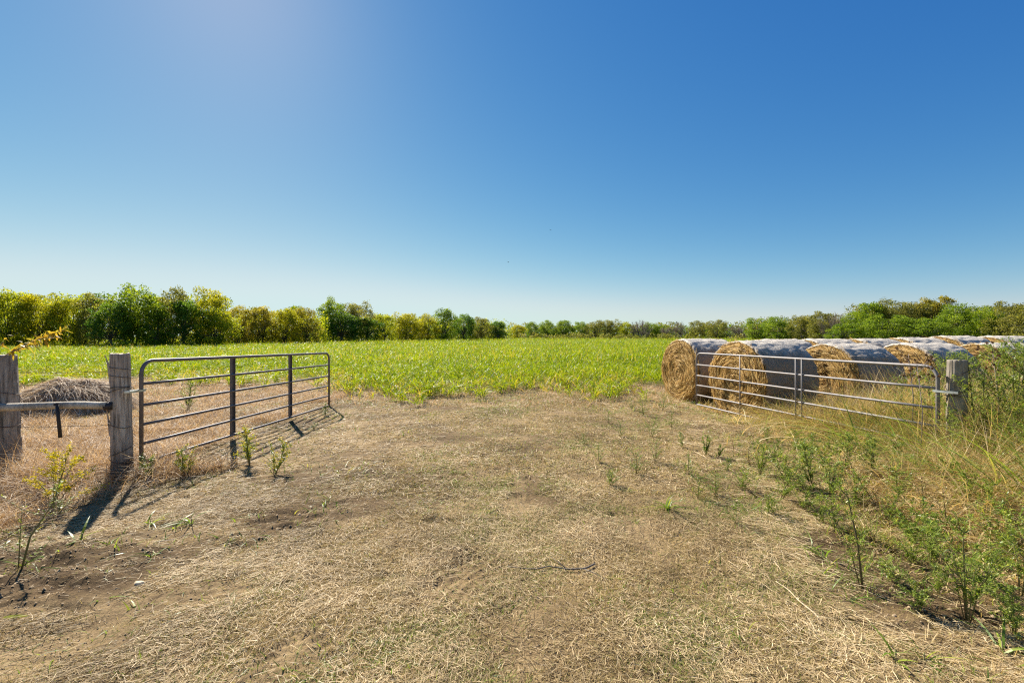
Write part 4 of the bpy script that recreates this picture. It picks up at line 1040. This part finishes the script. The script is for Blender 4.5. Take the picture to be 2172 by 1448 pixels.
def blades(name, seed, n, Lr, Wd, mat='brightleaf', lean=(.1, .9), droop=(.4, 1.4)):
    """a clump of broad grass blades on one root"""
    r = np.random.default_rng(seed); root = empty(name, (0, 0, 0), 'x', 'grass clump')
    global rng
    keep, rng = rng, r
    c, f, v = grass(r.normal(0, .012, n), r.normal(0, .012, n), Lr[0], Lr[1], Wd, lean, droop, 7, None, None, np.full(n, -.01), 2, .5)
    rng = keep
    new_mesh('blades', c, f, M[mat], v, False, root)
    stx = [([(0, 0, -.02), (.01, 0, Lr[0] * .5)], [.006, .004])]
    tube_obj('stem', stx, M['stem'], root, 5)
    return root
wp = {
 'a': weed('leafy_weed', 1, .55, .28, 13, .046, bush=1.2), 'b': weed('leafy_weed', 2, .60, .18, 17, .040, bush=1.2), 'c': weed('leafy_weed', 3, .42, .32, 12, .050, 'weedleaf'), 'e': weed('leafy_weed', 31, .55, .22, 11, .036, 'goldgrass', leaves_per=9), 'f': weed('leafy_weed', 32, .50, .32, 14, .034, 'brightleaf', leaves_per=12),
 'd': weed('leafy_weed', 4, .40, .13, 7, .045, 'brightleaf'), 't': weed('leafy_weed', 6, .78, .16, 14, .036, lean=(-.18, .1), basal=1), 'u': weed('leafy_weed', 9, .85, .30, 16, .042, bush=1.2, lean=(-.1, .05), basal=7),
 'y': weed('yellow_flowering_weed', 7, .50, .30, 13, .024, 'brightleaf', 40, bush=.5), 'z': weed('yellow_flowering_weed', 8, .42, .17, 9, .034, 'brightleaf', 14, bush=1.0),
 'l': weed('leafy_weed', 12, .55, .30, 7, .038, 'weedleaf', leaves_per=7, lean=(.35, .1), basal=1),
 'T': weed('leafy_weed', 14, 1.35, .50, 20, .052, bush=1.1, lean=(.04, 0), basal=7), 'U': weed('leafy_weed', 15, 1.25, .60, 18, .052, bush=1.05, lean=(-.08, 0), basal=7),
 's': blades('grass_clump', 21, 34, (.10, .30), .014), 'k': blades('grass_clump', 22, 7, (.10, .22), .017), 'm': blades('grass_clump', 23, 8, (.16, .40), .024, 'greengrass', (.05, .8)),
 'g': blades('grass_clump', 24, 16, (.14, .34), .014, 'greengrass'),
}
wused = set()
def put(key, px, py, sc, label, group=None, rz=None, cat=None, xy=None):
    src = wp[key]
    o = copy_tree(src) if key in wused else src
    wused.add(key)
    x_, y_ = xy if xy else G(px, py)
    o.location = (x_, y_, float(gh(x_, y_)) - .01); tl_ = .05 if key in 'tuTUl' else .16; o.rotation_euler = (rng.normal(0, tl_), rng.normal(0, tl_), rng.uniform(0, 6.28) if rz is None else rz)
    s_ = sc if not np.isscalar(sc) else (sc, sc, sc); o.scale = s_
    o['label'] = label
    if group: o['group'] = group
    elif 'group' in o: del o['group']
    if cat: o['category'] = cat
    return o
GW = 'leafy weeds in front of the grey gate'
put('t', 1831, 1240, .98, 'tall thin leafy weed with a long bare stem, right foreground', rz=0)
put('u', 2052, 1312, .78, 'big bushy dark green weed in the lower right', rz=0)
put('u', 2165, 1260, .62, 'leafy weed cut by the right edge beside the big bushy weed', rz=2)
put('d', 1497, 968, .75, 'bright green upright weed in the dry grass left of the grey gate', rz=1)
put('b', 1447, 950, .42, 'small dark weed left of the bright green upright weed', rz=1)
put('d', 1522, 972, .50, 'small bright green weed right of the bright green upright one', rz=2)
for (px, py, k, s_) in ((1612, 1010, 'a', .75), (1640, 985, 'b', .8), (1668, 1035, 'c', .9), (1700, 1000, 'a', .95), (1728, 1045, 'b', .95), (1752, 990, 'c', 1.05), (1760, 1060, 'a', .8), (1792, 1020, 'b', 1.0),
                        (1700, 1080, 'c', .65), (1810, 1085, 'a', .7), (1600, 960, 'c', .6), (1850, 1030, 'b', .9), (1905, 1060, 'a', .7), (1575, 1040, 'c', .5), (1540, 1000, 'b', .45), (1685, 965, 'a', .9), (1715, 975, 'b', .9), (1775, 960, 'c', .9), (1655, 1060, 'a', .7), (1735, 1110, 'c', .6), (1830, 985, 'a', 1.0), (1880, 1010, 'b', .85), (1770, 1130, 'b', .5), (1630, 1090, 'c', .45), (1945, 1040, 'c', .9), (1625, 935, 'b', .6)):
    put(k, px, py, s_ * (.74 if py < 1005 else .95), 'leafy green weed growing in the patch in front of the grey gate', GW)
for (px, py, k, s_) in ((1930, 1140, 'c', .8), (1975, 1195, 'a', .6), (2100, 1255, 'c', .7), (2150, 1330, 'b', .55), (1950, 1290, 'c', .45), (2070, 1110, 'b', .8), (2120, 1130, 'a', .8), (2155, 1180, 'c', .9), (1880, 1110, 'b', .6), (2010, 1060, 'a', .8)):
    put(k, px, py, s_, 'leafy weed among dry stalks at the foot of the tangle on the right', 'weeds at the foot of the right tangle')
for (px, py, s_) in ((1660, 1005, .8), (1705, 1050, .7), (1815, 1055, .9), (1870, 1080, .8), (1765, 1085, .7), (1920, 1010, 1.0), (1960, 1090, .8), (1590, 990, .7), (2010, 1130, .8), (1850, 1150, .6)):
    put('e', px, py, s_ * .95, 'half-dry yellowing weed among the leafy ones in front of the grey gate', 'half-dry weeds in front of the grey gate')
for (px, py, s_) in ((1380, 925, .6), (1425, 905, .55), (1350, 1005, .6), (1390, 985, .6), (1315, 925, .5), (1270, 980, .45), (1460, 1010, .5), (1480, 1055, .5), (1365, 880, .7), (1405, 870, .7), (1340, 870, .6), (1240, 940, .4), (1290, 895, .5), (1520, 1050, .5), (1560, 1110, .4)):
    put('f', px, py, s_, 'low bright green weed in the dry grass between the drive and the grey gate', 'low weeds beside the drive')
for (px, py, k, s_) in ((1980, 1150, 'b', .5), (1935, 1190, 'c', .45), (1900, 1230, 'c', .38), (2110, 1200, 'c', .6), (1990, 1250, 'a', .4)):
    put(k, px, py, s_, 'small leafy weed around the big bushy weed in the lower right', 'small weeds in the lower right')
put('s', 1415, 1085, 1.0, 'spiky light green grass clump below the grey gate on the left', rz=0)
put('c', 1295, 1030, .42, 'low broad green weed patch right of the middle of the drive', rz=1)
put('g', 1330, 1045, .6, 'green grass clump beside the low broad weed patch', rz=1)
put('m', 2128, 1382, .85, 'broad-bladed green sprout in the lower right corner', rz=1)
put('m', 1745, 1178, .75, 'pale green sprout with arching blades left of the tall thin weed', rz=3)
put('k', 1722, 1160, 1.0, 'short green sprout next to the arching pale sprout', rz=2)
put('m', 1800, 1265, .5, 'drooping green blades lying low beneath the tall thin weed', rz=.2)
put('k', 1900, 1390, 1.1, 'small sprout with one upright blade at the bottom right', rz=.9)
put('g', 1960, 1395, .7, 'sparse green tuft at the bottom right', rz=.9)
# right edge wall of tall weeds
for q_, (xx, yy, k, s_) in enumerate(((5.62, 5.08, 'U', .62), (5.45, 4.75, 'T', .45), (5.75, 4.8, 'T', .6), (6.0, 5.0, 'T', 1.25), (6.45, 5.3, 'T', 1.32), (5.75, 5.0, 'U', 1.05), (5.1, 4.0, 'U', .75), (4.6, 3.7, 'T', .5), (5.85, 5.35, 'T', 1.15), (6.3, 4.9, 'T', 1.05), (6.6, 5.6, 'T', 1.25), (7.3, 6.2, 'U', 1.2), (6.2, 6.2, 'T', 1.1), (5.6, 4.2, 'T', .72), (6.10, 5.15, 'T', 1.18), (5.75, 4.75, 'U', .80), (6.35, 5.5, 'U', 1.22), (5.55, 4.55, 'T', .62), (6.6, 5.2, 'T', 1.10), (5.95, 5.9, 'U', 1.02), (6.9, 5.9, 'T', 1.2), (5.25, 4.25, 'U', .62), (5.25, 5.05, 'T', .55))):
    put(k, 0, 0, s_, 'tall leafy weed in the tangle right of the flat-topped post', 'tall weeds at the right edge', xy=(xx, yy))
put('T', 0, 0, .78, 'dark leafy weed in front of the fourth bale, left of the flat-topped post', xy=(6.1, 6.7), rz=1)
put('U', 0, 0, .62, 'lower leafy weed behind the hinge end of the grey gate', xy=(5.6, 6.6), rz=2)
# left
put('y', 112, 1072, 1.08, 'sprawling yellow-flowered weed left of the split post', rz=1)
put('z', 395, 1005, .95, 'yellow-flowered weed in front of the near half of the dark gate', rz=1)
put('z', 530, 985, 1.2, 'bright green and yellow weed under the first brace of the dark gate', rz=2)
put('z', 583, 1000, 1.05, 'yellow-tipped weed right of the first brace of the dark gate', rz=3)
put('d', 322, 1010, .85, 'green weed at the foot of the dark gate beside the split post', rz=3)
put('l', 42, 1208, 1.02, 'leaning weed with a long brown stem near the left edge', rz=.3)
put('c', 120, 1090, .35, 'low green weed under the sprawling yellow-flowered one', rz=1)
put('k', 50, 1195, 1.0, 'green sprout at the foot of the leaning weed', rz=.5)
put('k', 172, 1150, 1.25, 'green two-bladed sprout between leaning weed and post shadow', rz=1.5)
put('m', 318, 1110, .62, 'broad green blades right of the post shadow', rz=.3)
put('m', 405, 1112, .72, 'bright green arching blades under the dark gate, rightmost of three', rz=5.2)
put('k', 372, 1118, 1.0, 'small dark sprout between two brighter clumps', rz=.8)
put('k', 320, 1185, .75, 'little bright green two-leaved sprout on the rough soil', rz=4)
put('k', 228, 1160, .6, 'small green sprout above the rough soil', rz=4)
put('g', 225, 1225, .35, 'sparse green tuft in the rough soil at lower left', rz=4)
put('b', 690, 880, .45, 'green weed at the free end of the dark gate', rz=4)
put('c', 665, 912, .30, 'low green weed in the gate shadow', rz=4)
put('b', 400, 870, 1.15, 'tall thin half-dry weed behind the dark gate', rz=4)
GT = 'small green tufts on the drive'
for (px, py, s_) in ((640, 1280, .30), (495, 1300, .3), (665, 1335, .32), (480, 960, .4), (620, 1020, .3), (1000, 985, .5), (960, 1000, .45), (900, 1050, .3), (820, 1230, .3), (1040, 1085, .5), (1160, 930, .4), (1235, 905, .45), (1020, 900, .45), (780, 890, .5), (1350, 1110, .4), (1330, 960, .5), (905, 1090, .4), (1260, 870, .5), (860, 870, .45)):
    put('g', px, py, s_, 'small green grass tuft growing on the straw-covered drive', GT)

# young sapling branch with yellow leaves leaning in at the left edge
sx0 = np.array(P(-60, 900, 4.9)); root = empty('sapling', (sx0[0], sx0[1], float(gh(sx0[0], sx0[1]))), 'sapling branch with yellow-orange leaves reaching in above the grey post', 'sapling')
bp_ = [np.array((0, 0, -.05)), np.array(P(-40, 790, 4.9)) - root.location, np.array(P(20, 748, 4.9)) - root.location, np.array(P(75, 722, 4.9)) - root.location, np.array(P(135, 700, 4.9)) - root.location]
lines = [(bp_, [.014, .010, .007, .005, .002]), ([bp_[2], np.array(P(50, 738, 4.85)) - root.location, np.array(P(68, 728, 4.8)) - root.location], [.004, .003, .002]), ([bp_[1], np.array(P(-10, 745, 4.9)) - root.location, np.array(P(5, 725, 4.95)) - root.location], [.005, .003, .002])]
tube_obj('branch', lines, M['twig'], root, 6)
P0 = []; r = np.random.default_rng(3)
for _ in range(95):
    k = r.choice([2, 3]); t_ = r.random(); P0.append(bp_[k] + (bp_[k + 1 if k < 4 else k] - bp_[k]) * t_ + r.normal(0, .02, 3))
for _ in range(8): P0.append(lines[1][0][2] + r.normal(0, .03, 3)); P0.append(lines[2][0][2] + r.normal(0, .03, 3))
P0 = np.array(P0); n = len(P0); d = rdir(n, r); d = unit(d * .7 + (.1, 0, .0))
c, f, v = strips(P0, d, np.stack([0 * P0[:, 0], 0 * P0[:, 0], -r.uniform(.1, .6, n)], 1), unit(np.cross(d, rdir(n, r))), r.uniform(.05, .095, n), r.uniform(.018, .034, n), 4, 2)
new_mesh('leaves', c, f, M['autumn'], v, False, root)

# dried seed-head weeds beside the right post
for (xx, yy, h_, sd, lab) in ((5.05, 5.25, 1.62, 1, 'dried weed with round brown seed heads rising above the grey gate'), (5.55, 5.9, 1.75, 2, 'dried seed-head weed standing behind the flat-topped post'), (6.05, 5.3, 1.80, 3, 'dried seed-head weed highest among the tall green weeds')):
    root = empty('dried_seed_weed', (xx, yy, float(gh(xx, yy)) - .02), lab, 'weed', 'dried seed-head weeds'); r = np.random.default_rng(sd)
    lines = [([(0, 0, 0), (.03, 0, h_ * .5), (-.02, .02, h_ * .85)], [.006, .005, .003])]; heads = []
    for k in range(9):
        t_ = r.uniform(.62, .85); b0 = np.array([0, 0, h_ * t_]); a = r.uniform(0, 6.28); ln = r.uniform(.12, .30)
        e = b0 + (math.cos(a) * ln * .8, math.sin(a) * ln * .8, ln * r.uniform(.4, 1)); lines.append(([b0, (b0 + e) / 2 - (0, 0, .02), e], [.003, .0022, .0016])); heads.append(e)
        e2 = (b0 + e) / 2 + (r.normal(0, .07), r.normal(0, .07), .08); lines.append(([(b0 + e) / 2, e2], [.002, .0014])); heads.append(e2)
    tube_obj('stem', lines, M['twig'], root, 5)
    for e in heads:
        n = 60; d = rdir(n, r); p0 = e + d * .004
        c, f, v = strips(p0, d, d * 0, unit(np.cross(d, rdir(n, r))), np.full(n, .016), np.full(n, .007), 1, .8)
        new_mesh('seed_head', c, f, M['brownhead'], v, False, root)

# ------------------------------------------------------------------ twigs and stalks lying about
def stick(name, pix, rad, mat, label, cat, side=()):
    pts = []
    for (px, py) in pix:
        x_, y_ = G(px, py); pts.append((x_, y_, float(gh(x_, y_)) + rad * 1.5 + .006))
    o0 = np.array(pts[0]); pts = np.array(pts) - o0
    root = empty(name, tuple(o0), label, cat)
    t_ = np.linspace(0, 1, 14); q = np.stack([np.interp(t_, np.linspace(0, 1, len(pts)), pts[:, k]) for k in range(3)], 1)
    q += np.stack([np.sin(t_ * 11) * rad, np.cos(t_ * 7) * rad, 0 * t_], 1)
    lines = [(q, rad * (1 - .6 * t_))]
    for sd_ in side:
        a = []
        for (px, py) in sd_:
            x_, y_ = G(px, py); a.append(np.array((x_, y_, float(gh(x_, y_)) + rad + .01)) - o0)
        lines.append((a, [rad * .6] + [rad * .3] * (len(a) - 1)))
    tube_obj('wood', lines, mat, root, 7)
stick('fallen_twig', [(1262, 1202), (1240, 1212), (1205, 1212), (1165, 1206), (1130, 1215), (1080, 1208)], .0065, M['bark'], 'forked dead twig lying on the drive', 'twig', [[(1200, 1211), (1180, 1196), (1168, 1188)], [(1240, 1213), (1268, 1225), (1290, 1240)]])
stick('dry_stalk', [(1745, 1312), (1715, 1290), (1690, 1268), (1668, 1250), (1648, 1236)], .0055, M['palewood'], 'long pale bent stalk lying in the right foreground', 'stalk')
stick('dry_stalk', [(333, 1152), (370, 1145), (406, 1134)], .0045, M['palewood'], 'short pale straight stalk lying on the rough soil at left', 'stalk')
# a fallen green blade at the left edge
x_, y_ = G(28, 1321)
o = empty('fallen_leaf', (x_, y_, float(gh(x_, y_)) + .012), 'green leaf blade lying flat at the left edge', 'leaf')
c, f, v = strips(np.array([[-.06, 0, 0]]), np.array([[1, .08, .12]]), np.array([[0, .05, -.14]]), np.array([[0, .9, .4]]), np.array([.14]), np.array([.028]), 6, 2)
new_mesh('blade', c, f, M['brightleaf'], v + .3, True, o)
# pale flat stone on the soil
x_, y_ = G(295, 1242)
o = empty('flat_stone', (x_, y_, float(gh(x_, y_)) + .004), 'small pale flat stone on dark soil in the left foreground', 'stone')
A, RR = np.meshgrid(np.linspace(0, 2 * PI, 16, endpoint=False), np.linspace(.02, 1, 6))
p = np.stack([(.035 * RR * np.cos(A) * (1 + .2 * np.sin(3 * A))).ravel(), (.02 * RR * np.sin(A)).ravel(), (.012 * np.sqrt(1 - RR ** 4 * .98)).ravel()], 1)
i, j = np.meshgrid(np.arange(5), np.arange(16), indexing='ij'); j2 = (j + 1) % 16
new_mesh('stone', p, np.stack([i * 16 + j, (i + 1) * 16 + j, (i + 1) * 16 + j2, i * 16 + j2], 2).reshape(-1, 4), M['palewood'], None, True, o)

# birds far off in the sky
for (px, py, lab) in ((1168, 488, 'tiny dark bird high in the blue sky'), (1078, 556, 'tiny dark bird lower in the sky, left of the other')):
    o = empty('bird', P(px, py, 60), lab, 'bird', 'distant birds', rng.uniform(0, 6))
    A, T = np.meshgrid(np.linspace(0, 2 * PI, 8, endpoint=False), np.linspace(0, 1, 9)); rr = .035 * np.sin(np.clip(T, .03, .97) * PI) ** .7
    p = np.stack([(T * .26 - .13).ravel(), (rr * np.cos(A)).ravel(), (rr * np.sin(A)).ravel()], 1)
    i, j = np.meshgrid(np.arange(8), np.arange(8), indexing='ij'); j2 = (j + 1) % 8
    new_mesh('body', p, np.stack([i * 8 + j, i * 8 + j2, (i + 1) * 8 + j2, (i + 1) * 8 + j], 2).reshape(-1, 4), M['iron'], None, True, o)
    for s_ in (-1, 1):
        c, f, v = strips(np.array([[0, 0, .01]]), np.array([[-.1, s_, .5]]), np.array([[-.3, 0, -.45]]), np.array([[1, 0, 0.]]), np.array([.24]), np.array([.09]), 5, 1.0)
        new_mesh('wing', c, f, M['iron'], None, True, o)
